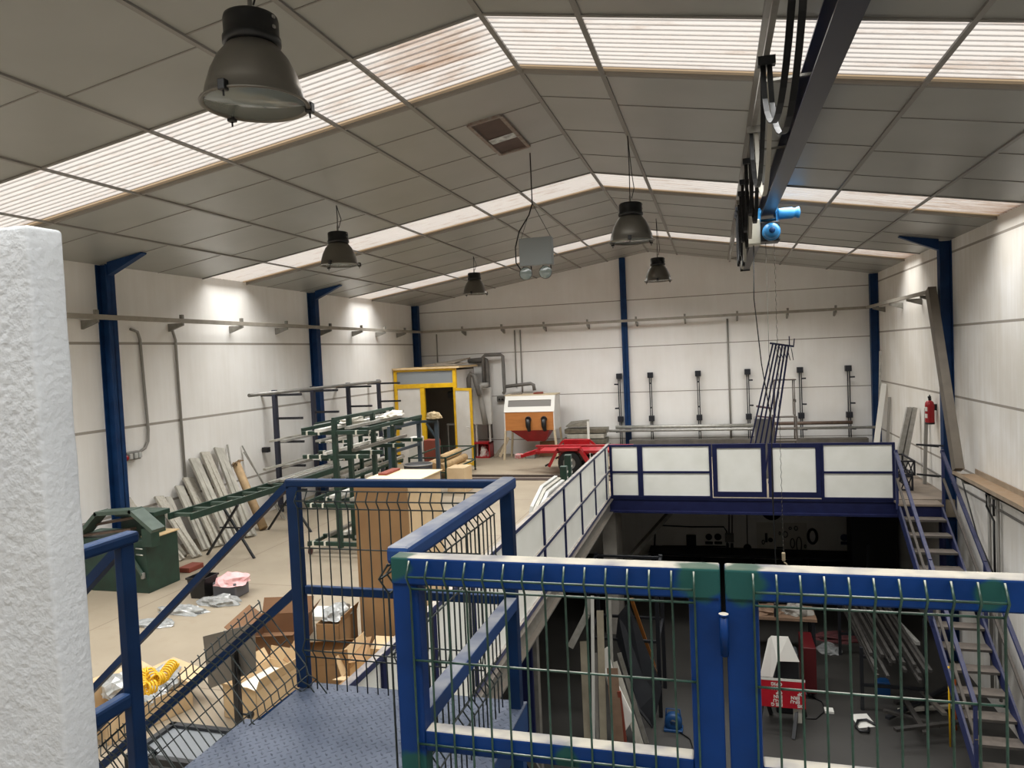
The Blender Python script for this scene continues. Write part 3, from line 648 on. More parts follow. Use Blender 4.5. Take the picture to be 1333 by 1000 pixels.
make_lamp((-.91, 8.71, 4.19), roofz(-.91)-.01, 'high bay lamp between the emergency light box and the runway beam, the larger of two')
make_lamp((-1.03, 14.57, 4.24), roofz(-1.03)-.01, 'distant high bay lamp right of the middle column on the far wall')
# emergency light box with two spots
X0, X1, Z0, Z1, YB = -2.4, -1.965, 4.04, 4.4, 9.15
t = thing('emergency_light', 'grey emergency light box with two round spotlights hanging from the roof', 'emergency light', ((X0+X1)/2, YB, Z0))
MB().bbox((X0, YB-.06, Z0), (X1, YB+.06, Z1), .01).build('box', mat('box_steel', '#8f9596', .4, .3), t)
for x in (-2.31, -2.05):
    s = MB().lathe([(0,.05),(.04,.05),(.075,.02),(.085,-.02),(.085,-.05)], (x, YB-.06, Z0-.1), 24, axis='Y').build('spotlight', 'grey_metal', t)
    MB().lathe([(0,-.055),(.07,-.05),(.08,-.045)], (x, YB-.06, Z0-.1), 24, axis='Y').build('lens', mat('lens_m', '#7d8885', .1, spec=1.), s)
    MB().tube([(x-.05, YB, Z0+.0), (x-.06, YB-.03, Z0-.06), (x-.03, YB-.02, Z0-.1)], .008, 6).tube([(x+.05, YB, Z0), (x+.06, YB-.03, Z0-.06), (x+.03, YB-.02, Z0-.1)], .008, 6).build('yoke', 'black_metal', t)
MB().tube([(-2.21, YB, 5.49), (-2.21, YB, 4.82)], .008, 6).build('hanger_rod', 'black_plastic', t)
MB().tube([(-2.21, YB, 4.85), (X0+.02, YB, Z1)], .003, 5).tube([(-2.21, YB, 4.85), (X1-.02, YB, Z1)], .003, 5).build('hanging_wire', 'black_metal', t)
MB().tube([(-2.21, YB, 4.84), (-2.26, YB, 4.7), (-2.4, YB, 4.5), (-2.46, YB, 4.3), (-2.46, YB, 4.1), (-2.38, YB, 3.97), (-2.33, YB, 3.95)], .009, 6).build('cable', 'black_plastic', t)
# roof vent hatch with dusty mirror slats
xa, xb, ya, yb = -2.52, -2.15, 7.62, 8.86
t = thing('roof_vent', 'open rectangular vent hatch with rusty frame in the ceiling by the ridge', 'vent', ((xa+xb)/2, (ya+yb)/2, roofz(xa)))
def rz(x): return roofz(x)-.012
fr = MB()
for p, q in (((xa,ya),(xb,ya)),((xb,ya),(xb,yb)),((xb,yb),(xa,yb)),((xa,yb),(xa,ya))): fr.bar((p[0],p[1],rz(p[0])), (q[0],q[1],rz(q[0])), .045, .03)
fr.build('frame', mat('vent_frame', '#7b655a', .6, var='#8f8a84', scale=20), t)
MB().add([(xa,ya,rz(xa)+.005),(xb,ya,rz(xb)+.005),(xb,yb,rz(xb)+.005),(xa,yb,rz(xa)+.005)], [(0,1,2,3)]).build('opening', mat('vent_dark', '#5a463f', .7, var='#4a3a35', scale=4), t)
MB().add([(xa+.03,ya+.62,rz(xa)-.002),(xb-.03,ya+.62,rz(xb)-.002),(xb-.03,ya+.8,rz(xb)-.002),(xa+.03,ya+.8,rz(xa)-.002)], [(0,1,2,3)]).build('slat', mat('vent_mirror', '#c9d2d0', .25, .2, var='#8b918f', scale=14), t)
# ------------------------------------------------------------ left side of the hall
# green folding / bending machine
t = thing('bending_machine', 'dark green sheet bending machine standing by the left wall column', 'machine', (-7.7, 7.9, 0))
gp = 'green_paint'; mat('green_edge', '#4a5a50', .5, var='#3a4a40', scale=8)
MB().bbox((-8.5, 7.63, 0), (-7.2, 8.2, .7), .01).build('body', gp, t)
sh = MB()
for x0, x1 in ((-7.24, -7.08),):
    sh.bbox((x0, 7.6, .62), (x1, 7.74, .86), .006)
sh.build('end_plate', gp, t)
hd = MB()     # angular hood
hd.prism([(-8.2, .72), (-8.2, .84), (-7.93, 1.06), (-7.42, 1.08), (-7.08, .86), (-7.08, .66), (-7.18, .66), (-7.18, .8), (-7.44, .98), (-7.9, .97), (-8.1, .8), (-8.1, .72)][::1], 'Y', 7.6, 7.66) if False else None
def xz(poly, y0, y1, mb):
    n = len(poly); vs = [(x, y0, z) for x, z in poly]+[(x, y1, z) for x, z in poly]
    return mb.add(vs, [tuple(range(n)), tuple(reversed(range(n, 2*n)))]+[(j, (j+1)%n, n+(j+1)%n, n+j) for j in range(n)])
arc = [(-8.24, .78), (-7.96, 1.04), (-7.4, 1.08), (-7.08, .84)]
for (a, b2) in zip(arc, arc[1:]): hd.bar((a[0], 7.7, a[1]), (b2[0], 7.7, b2[1]), .22, .05, up=(0,1,0) if False else (0,0,1), ext=.02)
hd.build('hood', 'green_edge', t)
MB().bbox((-7.9, 7.85, .95), (-7.25, 8.15, 1.02), .01).box((-7.85, 7.9, .68), (-7.3, 8.1, .95)).build('upper_beam', gp, t)
MB().bar((-8.5, 7.75, .80), (-7.55, 7.9, .95), .12, .03).build('folding_blade', mat('brown_steel', '#6d5c50', .5, .3, var='#5b4b42', scale=12), t)
MB().bar((-8.5, 7.7, .7), (-7.5, 7.75, .82), .1, .03).build('folding_blade', 'brown_steel', t)
hw = MB(); pts = [(-7.42+.09*math.cos(a), 7.55, .56+.09*math.sin(a)) for a in [k*PI/8 for k in range(17)]]; hw.tube(pts, .009, 6)
for k in range(3): hw.tube([(-7.42, 7.55, .56), (-7.42+.09*math.cos(k*2.1), 7.55, .56+.09*math.sin(k*2.1))], .006, 6)
hw.tube([(-7.42, 7.54, .56), (-7.42, 7.63, .56)], .015, 8); hw.build('hand_wheel', 'grey_metal', t)
for z in (.52, .6): MB().tube([(-7.34, 7.6, z), (-7.22, 7.58, z)], .008, 6).build('lever', 'alu', t)
MB().bar((-7.42, 7.6, .48), (-7.26, 7.6, .25), .04, .03).build('pedal_arm', 'green_edge', t)
MB().bbox((-7.28, 7.585, .2), (-7.24, 7.63, .28), .008).build('latch', 'grey_metal', t)
MB().box((-7.42, 7.78, .7), (-7.18, 8.22, .715)).build('wood_tray', 'plywood', t)
# roller table
t = thing('roller_table', 'long green steel stock table with cross bars on folding legs by the leaning planks', 'table', (-7.2, 9.8, 0))
x0, x1, y0, y1, zz = -7.42, -7.05, 8.3, 12.45, .86
MB().bar((x0, y0, zz), (x0, y1, zz), .03, .09).build('side_rail', gp, t); MB().bar((x1, y0, zz), (x1, y1, zz), .03, .09).build('side_rail', gp, t)
for k in range(11):
    y = y0+.12+k*.38; MB().box((x0+.015, y-.03, zz-.02), (x1-.015, y+.03, zz+.025)).build('cross_bar', 'green_edge', t)
for y in (9.35, 10.95):
    MB().bar((x0-.3, y+.05, 0), (x1+.02, y-.05, zz-.04), .03, .03).bar((x1+.25, y-.05, 0), (x0, y+.05, zz-.04), .03, .03).bar((x0, y, .45), (x1, y, .45), .02, .02).build('crossed_leg', 'black_metal', t)
for k, (dx, r_) in enumerate(((-.32, .03), (-.22, .025), (-.1, .035))):
    solo(MB().bar((x1+dx, 10.6+k*.2, .91), (x1+dx-.02, 12.6, .91), r_*2, .04), 'metal_profile', 'alu' if k != 1 else 'alu_dull', 'pale profile on the far end of the green stock table, %s' % ('on its wall side', 'in the middle', 'on its open side')[k], 'profile', 'profiles on the stock table')
# planks leaning on the left wall
random.seed(11)
pl = [(8.78, 1.0, -7.95, 8.9, .09), (8.98, .8, -7.9, 9.05, .1), (9.2, .7, -8.0, 9.2, .12), (9.42, .9, -7.78, 9.25, .14), (9.62, .85, -8.05, 9.45, .1), (9.88, .98, -7.9, 9.62, .13),
      (10.1, 1.08, -7.85, 9.85, .17), (10.27, 1.38, -7.75, 10.02, .17), (10.42, 1.25, -7.95, 10.2, .12), (10.55, 1.45, -7.8, 10.35, .17), (10.72, 1.2, -8.0, 10.5, .12), (10.92, 1.47, -7.7, 10.5, .18), (11.05, 1.1, -7.95, 10.72, .1)]
lbl = ['short grey plank leaning behind the machine, beside the blue column', 'low pale plank behind the bending machine', 'low broad grey plank right behind the bending machine corner', 'thin slanting plank whose foot reaches out past the machine',
       'narrow pale plank leaning flat to the wall, left of the conduit foot', 'grey plank with square top leaning under the straight conduit', 'broad grey plank leaning just past the straight conduit', 'first of the tall broad planks on the left wall',
       'narrow plank wedged between the first two tall broad planks', 'middle one of the tall broad planks on the left wall', 'narrow darker plank behind the tallest planks', 'tallest broad pale plank leaning on the left wall', 'narrow plank beside the paper roll on the left wall']
for (yt, zt_, xb, yb, w_), lab in zip(pl, lbl):
    s = MB(); top = Vector((XL+.06, yt, zt_)); bot = Vector((xb, yb, .01)); w_ *= 1.25; s.bar(bot, top, w_, .04, up=(1, 0, .4)); s.bar(bot+Vector((.035, 0, .03)), top+Vector((.035, 0, -.05)), w_*.25, .03, up=(1,0,.4))
    solo(s, 'leaning_plank', random.choice(['alu_dull', 'grey_plank']) if 'grey_plank' in MATS else mat('grey_plank', '#b9b4a8', .7, var='#9e988b', scale=6, stretch=(6,6,.8)), lab, 'plank', 'planks leaning on the left wall')
t = thing('paper_roll', 'brown paper wrapped roll with tangled rag top leaning on the left wall', 'roll', (-8.1, 11, 0))
top = Vector((XL+.14, 11.28, 1.12)); bot = Vector((-7.78, 10.95, .03))
MB().tube([bot, top], .075, 16).build('roll', mat('kraft', '#b49872', .75, var='#9c8260', scale=10), t)
random.seed(4); rg = MB()
for k in range(9): 
    d = Vector((random.uniform(-.03,.1), random.uniform(-.14,.14), random.uniform(.0,.14))); rg.tube([top, top+d*.6, top+d+Vector((0,0,-.05))], [.03, .02, .008], 6)
rg.build('rag', mat('rag_m', '#8a7358', .9, var='#6d573f', scale=20), t)
for (yt, zt_, xb, yb, lab) in ((11.2, 1.5, -8.4, 11.15, 'thin pale rod standing behind the paper roll'), (11.62, 1.42, -8.0, 11.85, 'thin aluminium rod leaning right of the paper roll'), (11.66, 1.3, -7.85, 11.75, 'second thin rod crossing its twin right of the paper roll')):
    solo(MB().bar((xb, yb, 0), (XL+.03, yt, zt_), .025, .02), 'leaning_rod', 'alu', lab, 'rod')
random.seed(8)
for k, (x, y) in enumerate(((-7.6, 8.6), (-7.45, 8.75))):
    pass
solo(MB().bbox((-7.5, 8.5, 0), (-7.3, 8.8, .07), .01), 'brick_red_box', mat('rust_red', '#7c3a2a', .7), 'low rusty red box on the floor behind the bending machine', 'box')
# black bin and pink wrapped machine with loose film
t = thing('plastic_bin', 'small open black plastic bin on the floor beside the pink wrapped box', 'bin', (-6.38, 7.62, 0))
b = MB(); 
for (za, zb, s0, s1) in ((0, .26, .1, .13),):
    b.add([(-6.38-s0, 7.65-s0, 0), (-6.38+s0, 7.65-s0, 0), (-6.38+s0, 7.65+s0, 0), (-6.38-s0, 7.65+s0, 0), (-6.38-s1, 7.65-s1, .26), (-6.38+s1, 7.65-s1, .26), (-6.38+s1, 7.65+s1, .26), (-6.38-s1, 7.65+s1, .26)], [(0,3,2,1),(0,1,5,4),(1,2,6,5),(2,3,7,6),(3,0,4,7)])
b.build('body', 'black_plastic', t); MB().bar((-6.52, 7.52, .26), (-6.24, 7.52, .26), .02, .02).bar((-6.52, 7.78, .26), (-6.24, 7.78, .26), .02, .02).bar((-6.52, 7.52, .26), (-6.52, 7.78, .26), .02, .02).bar((-6.24, 7.52, .26), (-6.24, 7.78, .26), .02, .02).build('rim', 'black_plastic', t)
t = thing('wrapped_box', 'grey box wrapped in clear film with pink foil top on the floor', 'box', (-6.05, 7.75, 0))
MB().bbox((-6.2, 7.6, 0), (-5.86, 7.88, .2), .02).build('box', mat('grey_box', '#55555a', .5), t)
def crumple(c, sx, sy, sz, seed, n=14, squash=.5):
    from mathutils import noise
    bm = bmesh.new(); bmesh.ops.create_icosphere(bm, subdivisions=3, radius=1)
    for v in bm.verts:
        p = v.co.copy(); k = 1+.45*noise.noise(p*2.1+Vector((seed,0,0)))+.22*noise.noise(p*6+Vector((0,seed,0)))
        v.co = Vector((p.x*sx*k, p.y*sy*k, max(p.z*sz*k, -sz*.2*0-.0) if p.z > 0 else p.z*sz*.1))+Vector(c)
    mb = MB(); bm.verts.index_update(); mb.add([v.co.copy() for v in bm.verts], [tuple(v.index for v in f.verts) for f in bm.faces]); bm.free(); return mb
cr = crumple((-6.02, 7.75, .17), .22, .2, .1, 2); cr.build('pink_foil', mat('pink_foil', '#d9a0a0', .4, var='#e8c0c0', scale=9), t)
for k, (x, y, sx, sy, sz, lab) in enumerate(((-5.98, 7.45, .28, .14, .09, 'crumpled clear plastic film in front of the pink wrapped box'), (-6.25, 7.1, .3, .12, .07, 'trail of clear plastic film on the floor nearer than the pink wrapped box'), (-6.3, 6.7, .25, .12, .04, 'flattened clear plastic scraps on the floor behind the sloping handrail'))):
    solo(crumple((x, y, .005), sx, sy, sz, k*3+1), 'plastic_film', 'plastic_film', lab, 'plastic wrap')
# cantilever rack on the left wall
t = thing('pipe_rack', 'dark cantilever pipe rack of four posts with arms on the left wall', 'rack', (-8.45, 14, 0))
py = [12.35, 13.75, 15.3, 16.9]
for i, y in enumerate(py):
    MB().bbox((XL+.26, y-.045, 0), (XL+.34, y+.045, 2.42), .005).build('post', 'rack_blue' if 'rack_blue' in MATS else mat('rack_blue', '#2a2d3d', .5), t)
    for z in (.45, .93, 1.4, 1.86, 2.32): MB().bar((XL+.34, y, z), (XL+.9, y, z), .04, .045).build('arm', 'rack_arm' if 'rack_arm' in MATS else mat('rack_arm', '#23242a', .5), t)
    MB().box((XL+.003, y-.03, 2.3), (XL+.26, y+.03, 2.36)).build('wall_tie', 'rack_arm', t)
MB().bbox((XL+.01, 12.25, 1.2), (XL+.14, 12.35, 1.3), .006).build('end_knob', 'black_metal', t)
solo(MB().tube([(XL+.55, 11.2, 2.385), (XL+.5, 16.6, 2.385)], .033, 12), 'steel_tube', 'grey_metal', 'long grey steel tube lying on the top arms of the pipe rack', 'tube')
for k, (x, ya, yb, z, w_, lab) in enumerate(((-8.0, 12.0, 16.8, 1.45, .1, 'long pale profile on the third arms of the pipe rack'), (-8.2, 11.9, 15.4, 1.46, .05, 'narrow profile behind the pale one on the third arms of the pipe rack'), (-7.95, 12.0, 16.0, .98, .13, 'wide pale profile on the second arms of the pipe rack'), (-8.15, 11.6, 16.5, .97, .06, 'narrow profile by the posts on the second arms of the pipe rack'), (-7.9, 11.6, 16.2, .5, .15, 'broad pale board on the lowest arms of the pipe rack'))):
    solo(MB().bar((x, ya, z), (x, yb, z), w_, .04), 'metal_profile', ('alu', 'alu_dull')[k % 2], lab, 'profile')

# green double-sided trolleys
mat('tape_white', '#d8d5c8', .6)
def trolley(cx, ys, lab, z=(.18, .76, 1.5, 1.86), ztop=2.06, wd=.55):
    t = thing('rack_trolley', lab, 'trolley', (cx, (ys[0]+ys[-1])/2, 0))
    for y in ys:
        MB().bbox((cx-.035, y-.035, .12), (cx+.035, y+.035, ztop), .004).build('post', gp, t)
        for zz in z: 
            arm = MB().bbox((cx-wd, y-.025, zz-.03), (cx+wd, y+.025, zz+.03), .004).build('arm', gp, t)
            for q in (-wd+.095, -wd+.295, wd-.185): MB().box((cx+q-.015, y-.028, zz-.033), (cx+q+.015, y+.028, zz+.033)).build('tape_band', 'tape_white', arm)
    for zz in (.15, z[1]+.04, z[-1]+.05):
        for sx in (-1, 1): MB().bar((cx+sx*wd, ys[0], zz), (cx+sx*wd, ys[-1], zz), .035, .05).build('long_rail', gp, t)
    MB().bar((cx, ys[0], ztop), (cx, ys[-1], ztop), .05, .05, ext=.03).build('top_bar', gp, t)
    for y in (ys[0], ys[-1]):
        for sx in (-1, 1):
            c = MB().lathe([(0,-.015),(.05,-.015),(.055,0),(.05,.015),(0,.015)], (cx+sx*(wd-.03), y, .055), 16, axis='X'); c.box((cx+sx*(wd-.03)-.022, y-.03, .05), (cx+sx*(wd-.03)-.017, y+.03, .12)); c.build('caster', mat('caster_m', '#4a2a26', .6), t)
    return t
trolley(-5.5, (9.6, 10.05, 10.85, 11.6), 'green four-post profile trolley with white tape bands, behind the landing rail')
trolley(-7.3, (12.7, 13.8, 15.0), 'green profile trolley standing farther back, between the taped trolley and the pipe rack', z=(.18, .6, 1.0, 1.35, 1.65), ztop=1.75, wd=.4)
random.seed(21)
k = 0
for zz, cx, wd, ya, yb in ((.21, -5.5, .5, 9.7, 12.4), (.79, -5.5, .5, 9.5, 12.6), (1.53, -5.5, .5, 9.4, 12.4), (1.89, -5.5, .5, 9.5, 12.3)):
    for sx in (-1, 1):
        for j in range(2 if zz < 1.3 else 1):
            x = cx+sx*(.14+j*.17+random.uniform(0, .04)); a = ya+random.uniform(-.2, .5); b2 = yb-random.uniform(0, 1.2); w_ = random.uniform(.04, .11)
            solo(MB().bar((x, a, zz+.025), (x+random.uniform(-.03, .03), b2, zz+.025), w_, .045), 'metal_profile', random.choice(['alu', 'alu_dull', 'galv', 'white_paint']),
                 '%s profile on the %s level of the taped green trolley, %s side' % (('outer', 'inner')[1-j], {.21: 'lowest', .79: 'second', 1.53: 'third', 1.89: 'top'}[zz], ('wall', 'aisle')[sx > 0]), 'profile', 'profiles on the green trolleys')
for zz in (.63, 1.03, 1.38, 1.68):
    for sx in (-1, 1):
        x = -7.3+sx*random.uniform(.13, .25); a = 12.2+random.uniform(0, .4); b2 = 15.6-random.uniform(0, .8)
        solo(MB().bar((x, a, zz+.025), (x, b2, zz+.025), random.uniform(.08, .16), .04), 'metal_profile', random.choice(['alu', 'alu_dull', 'white_paint']), 'pale profile on the %s level of the farther green trolley, %s side' % ({.63: 'second', 1.03: 'third', 1.38: 'fourth', 1.68: 'top'}[zz], ('wall', 'aisle')[sx > 0]), 'profile', 'profiles on the green trolleys')
# white bundle and rags on the trolley
random.seed(2)
solo(crumple((-5.62, 10.4, 1.96), .12, .35, .08, 5), 'foam_bundle', mat('foam_white', '#d9d4c8', .8), 'white foam bundle tied on the top level of the taped green trolley', 'bundle')
solo(crumple((-5.3, 11.2, 1.96), .1, .4, .08, 9), 'foam_bundle', 'foam_white', 'long white wrapped bundle at the far end of the taped trolley top', 'bundle')
solo(crumple((-6.05, 14.9, 1.58), .18, .16, .14, 13), 'rag_bundle', mat('rag_cream', '#cdb994', .9, var='#b39d78', scale=20), 'cream rags tied on the corner of the blue-grey frame', 'rags')
# blue-grey frame trolley
t = thing('frame_trolley', 'blue-grey steel portal frame trolley before the yellow booth', 'trolley', (-6.3, 14.3, 0))
mat('blue_grey', '#3d4a53', .5, var='#333e46', scale=7)
FA, FB, FC, FZ = (-6.5, 13.55), (-6.45, 14.95), (-6.02, 14.95), 1.5
for q in (FA, FB, FC): MB().bbox((q[0]-.04, q[1]-.04, .1), (q[0]+.04, q[1]+.04, FZ), .005).build('post', 'blue_grey', t)
MB().bar((*FA, FZ), (*FB, FZ), .07, .07, ext=.03).build('top_bar', 'blue_grey', t); MB().bar((*FB, FZ), (*FC, FZ), .06, .06, ext=.03).build('top_bar', 'blue_grey', t)
MB().bar((FA[0], FA[1]+.04, FZ-.36), (FA[0], FA[1]+.3, FZ-.04), .04, .04).build('brace', 'blue_grey', t); MB().bar((FC[0], FC[1], FZ-.4), (FC[0]-.24, FC[1], FZ-.04), .04, .04).build('brace', 'blue_grey', t)
for z in (.15, 1.0): MB().bar((*FA, z), (*FB, z), .05, .06).build('side_bar', 'blue_grey', t)
MB().bar((*FB, .15), (*FC, .15), .05, .06).build('cross_bar', 'blue_grey', t)
for x, y in (FA, FB, FC): MB().lathe([(0,-.02),(.05,-.02),(.055,0),(.05,.02),(0,.02)], (x, y, .055), 16, axis='X').box((x-.03, y-.02, .05), (x+.03, y+.02, .1)).build('caster', 'black_plastic', t)
# low thin-bar trolley with kraft rolls
t = thing('bar_trolley', 'low green thin-bar trolley holding brown paper rolls near the open yellow door', 'trolley', (-6.1, 15.9, 0))
gb = MB(); x0, x1, y0, y1 = -6.9, -6.0, 15.35, 17.4
for z in (.28, .62):
    for p, q in (((x0,y0),(x1,y0)),((x1,y0),(x1,y1)),((x1,y1),(x0,y1)),((x0,y1),(x0,y0))): gb.bar((p[0],p[1],z), (q[0],q[1],z), .03, .03)
gb.build('rail', gp, t)
for x, y in ((x0,y0),(x1,y0),(x1,y1),(x0,y1)): MB().box((x-.02, y-.02, .07), (x+.02, y+.02, .64)).build('post', gp, t); MB().lathe([(0,-.015),(.035,-.015),(.035,.015),(0,.015)], (x, y, .036), 12, axis='X').build('caster', 'black_plastic', t)
MB().box((x0, y0, .25), (x1, y1, .27)).build('deck', 'plywood', t)
mat('kraft_roll', '#c0a277', .75, var='#a98a60', scale=8)
for k, (x, z, lab) in enumerate(((-6.2, .37, 'lower brown paper roll nearest the aisle on the low green trolley'), (-6.4, .38, 'lower brown paper roll behind the first on the low green trolley'), (-6.28, .54, 'upper brown paper roll lying on the two lower ones'), (-6.62, .37, 'brown paper roll at the wall side of the low green trolley'))):
    solo(MB().tube([(x, 15.5+.1*k, z), (x, 17.2-.1*k, z)], .09, 16), 'paper_roll', 'kraft_roll', lab, 'roll', 'paper rolls on the low trolley')
# boxes behind the blue-grey frame
for k, (x, y, sx, sy, h, m_, lab) in enumerate(((-5.9, 13.9, .4, .4, .5, 'cardboard', 'brown carton on the floor inside the blue-grey frame trolley'), (-5.4, 14.6, .4, .5, .55, 'cardboard_light', 'light carton before the low green trolley'), (-7.15, 17.4, .35, .3, .8, 'rust_red', 'reddish brown crate standing in front of the booth doorway'), (-7.5, 17.2, .3, .3, .9, 'white_paint', 'white box beside the reddish crate by the booth'))):
    solo(MB().bbox((x-sx/2, y-sy/2, 0), (x+sx/2, y+sy/2, h), .01), 'storage_box' if m_ in ('rust_red', 'white_paint') else 'cardboard_box', m_, lab, 'box')
t = thing('metal_drum', 'dark round metal drum standing beyond the tall carton, before the blue-grey frame', 'drum', (-5.66, 13.0, 0))
MB().lathe([(0,0),(.27,0),(.28,.02),(.275,.3),(.285,.32),(.275,.34),(.275,.6),(.285,.62),(.275,.64),(.28,.84),(.26,.86),(0,.85)], (-5.66, 13.0, 0), 28).build('body', 'black_metal', t)
MB().lathe([(.26,.858),(.285,.858),(.285,.835),(.26,.835)], (-5.66, 13.0, 0), 28).build('rim', 'grey_metal', t)
# steel track across the floor
t = thing('floor_track', 'long dark steel channel lying across the hall floor', 'track', (-3.9, 16.1, 0))
MB().box((-6.05, 15.95, 0), (-2.2, 16.2, .02)).box((-6.05, 16.38, 0), (-2.2, 16.45, .05)).build('channel', mat('track_m', '#4a3f3a', .6, .2), t)
# ------------------------------------------------------------ far wall
# yellow framed booth with open door
BY = 18.4
t = thing('spray_booth', 'small white booth with yellow frame, grey glass band and dark open doorway', 'booth', (-7.7, 19.2, 0))
xl, xd0, xd1, xr, zt_ = -8.62, -7.72, -6.88, -6.78, 2.62
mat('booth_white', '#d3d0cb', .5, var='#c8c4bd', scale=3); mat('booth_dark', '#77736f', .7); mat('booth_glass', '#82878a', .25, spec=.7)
def yb(name, a, b2, m_='yellow_paint', par=None): return MB().bbox(a, b2, .004).build(name, m_, par or t)
yb('frame_post', (xl, BY, 0), (xl+.09, BY+.08, zt_)); yb('frame_post', (xd0-.13, BY, 0), (xd0, BY+.08, 2.12)); yb('frame_post', (xr-.1, BY, 0), (xr, BY+.08, zt_))
yb('frame_beam', (xl+.09, BY, 2.1), (xr-.1, BY+.08, 2.22)); yb('frame_beam', (xl+.09, BY, 2.56), (xr-.1, BY+.08, zt_))
MB().box((xl+.09, BY+.03, 2.22), (xr-.1, BY+.05, 2.56)).build('glass_band', 'booth_glass', t)
MB().box((xl+.09, BY+.03, 0), (xd0-.13, BY+.05, 2.1)).build('front_panel', 'booth_white', t)
MB().box((xr-.03, BY+.08, 0), (xr, 19.9, 2.56)).build('side_panel', 'booth_white', t)
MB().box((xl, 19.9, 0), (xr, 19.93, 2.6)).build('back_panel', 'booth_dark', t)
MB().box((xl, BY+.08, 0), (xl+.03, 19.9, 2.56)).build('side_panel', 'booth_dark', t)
MB().box((xl-.01, BY-.05, zt_), (xr+.12, 19.93, zt_+.05)).build('roof_panel', 'plywood', t)
MB().tube([(-7.2, 19.2, 2.6), (-7.2, 19.2, 1.95)], .015, 6).bbox((-7.32, 19.1, 1.75), (-7.1, 19.3, 1.95), .03).build('extractor_arm', 'black_metal', t)
MB().bbox((-7.35, 19.0, 1.0), (-6.95, 19.5, 1.04), .004).box((-7.33, 19.02, 0), (-7.3, 19.05, 1.0)).box((-7.0, 19.02, 0), (-6.97, 19.05, 1.0)).build('inner_shelf', 'grey_metal', t)
# open leaf
hp = Vector((-6.84, BY-.01, 0)); ep = Vector((-6.2, 17.93, 0)); u = (ep-hp).normalized(); n = Vector((-u.y, u.x, 0))
lf = thing('booth_door', 'yellow-edged white door leaf of the booth, standing open towards the aisle', 'door', tuple(hp))
lf = lf
def lbar(a, b2, za, zb, m_, nm, th=.04): 
    p = hp+u*a; q = hp+u*b2; MB().add([p-n*th/2+Vector((0,0,za)), q-n*th/2+Vector((0,0,za)), q+n*th/2+Vector((0,0,za)), p+n*th/2+Vector((0,0,za)), p-n*th/2+Vector((0,0,zb)), q-n*th/2+Vector((0,0,zb)), q+n*th/2+Vector((0,0,zb)), p+n*th/2+Vector((0,0,zb))], [(0,3,2,1),(4,5,6,7),(0,1,5,4),(1,2,6,5),(2,3,7,6),(3,0,4,7)]).build(nm, m_, lf)
W_ = (ep-hp).length
lbar(0, .06, .03, 2.08, 'yellow_paint', 'stile'); lbar(W_-.07, W_, .03, 2.08, 'yellow_paint', 'stile'); lbar(.06, W_-.07, 2.01, 2.08, 'yellow_paint', 'top_rail'); lbar(.06, W_-.07, .03, .1, 'yellow_paint', 'bottom_rail')
lbar(.06, W_-.07, .1, 2.01, 'booth_white', 'panel', .02)
p = hp+u*(W_-.1); MB().tube([p-n*.03+Vector((0,0,1.05)), p-n*.06+Vector((0,0,1.05)), p-n*.06-u*.1+Vector((0,0,1.05))], .01, 6).build('handle', 'white_paint', lf)
# things lying on the booth roof
solo(MB().sheet([(-7.9, 18.9, 2.7), (-6.9, 18.7, 2.74), (-6.75, 19.6, 2.86), (-7.7, 19.7, 2.72)], .03), 'wood_board', mat('old_wood', '#8f8475', .8, var='#7b7062', scale=6), 'loose weathered boards lying on top of the yellow booth', 'board')
solo(MB().sheet([(-7.5, 18.6, 2.69), (-6.8, 18.5, 2.69), (-6.6, 19.0, 2.73), (-7.3, 19.2, 2.78)], .02), 'wood_board', 'old_wood', 'second loose board, overhanging the right end of the booth roof', 'board')
# grey ventilation pipes
YD = 20.12
t = thing('ventilation_pipe', 'grey square-looped ventilation pipe on the far wall between booth and cabinet', 'pipe', (-6.2, YD, 0))
mat('vent_pipe', '#6f6b66', .5, var='#63605b', scale=6)
MB().tube([(-7.0, YD, 2.78), (-6.5, YD, 2.8), (-6.46, YD, 2.78), (-6.44, YD, 2.7), (-6.42, YD, .5)], .075, 14).build('long_pipe', 'vent_pipe', t)
MB().tube([(-6.52, YD-.12, 1.5), (-6.5, YD-.12, 2.88), (-6.44, YD-.12, 2.93), (-5.97, YD-.12, 2.93), (-5.9, YD-.12, 2.88), (-5.89, YD-.12, 1.85), (-5.89, 19.9, 1.82)], .05, 12).build('loop_pipe', 'vent_pipe', t)
t = thing('ventilation_pipe', 'grey elbow pipe from the far wall onto the top of the blasting cabinet', 'pipe', (-5.4, 19.8, 1.8))
MB().tube([(-5.84, 20.0, 2.0), (-5.1, 20.0, 2.06), (-5.02, 20.0, 2.02), (-5.0, 20.0, 1.86)], .05, 12).build('pipe', 'vent_pipe', t)
t = thing('ventilation_pipe', 'grey bent extraction hose arching beside the right side of the booth', 'pipe', (-6.6, 19.9, 0))
MB().tube([(-6.74, 19.3, 1.9), (-6.72, 19.3, 2.3), (-6.66, 19.3, 2.42), (-6.56, 19.3, 2.36), (-6.5, 19.3, 2.1), (-6.42, 19.3, 1.8)], .07, 12).build('hose', 'vent_pipe', t)
MB().tube([(-6.2, 19.45, 2.08), (-6.38, 19.4, 2.08), (-6.45, 19.4, 1.98), (-6.4, 19.4, 1.5), (-6.32, 19.4, .95)], .08, 12).build('hose', 'pvc_grey', t)
solo(MB().bbox((-6.75, 19.6, .95), (-6.2, 19.75, 2.0), .01).box((-6.7, 19.62, 0), (-6.66, 19.7, .95)).box((-6.3, 19.62, 0), (-6.26, 19.7, .95)), 'control_cabinet', 'booth_white', 'white control cabinet behind the grey extraction hose beside the booth', 'cabinet')
t = thing('wall_socket', 'grey double socket box on the far wall left of the blasting cabinet', 'socket box', (-6.05, 20.2, 1.55))
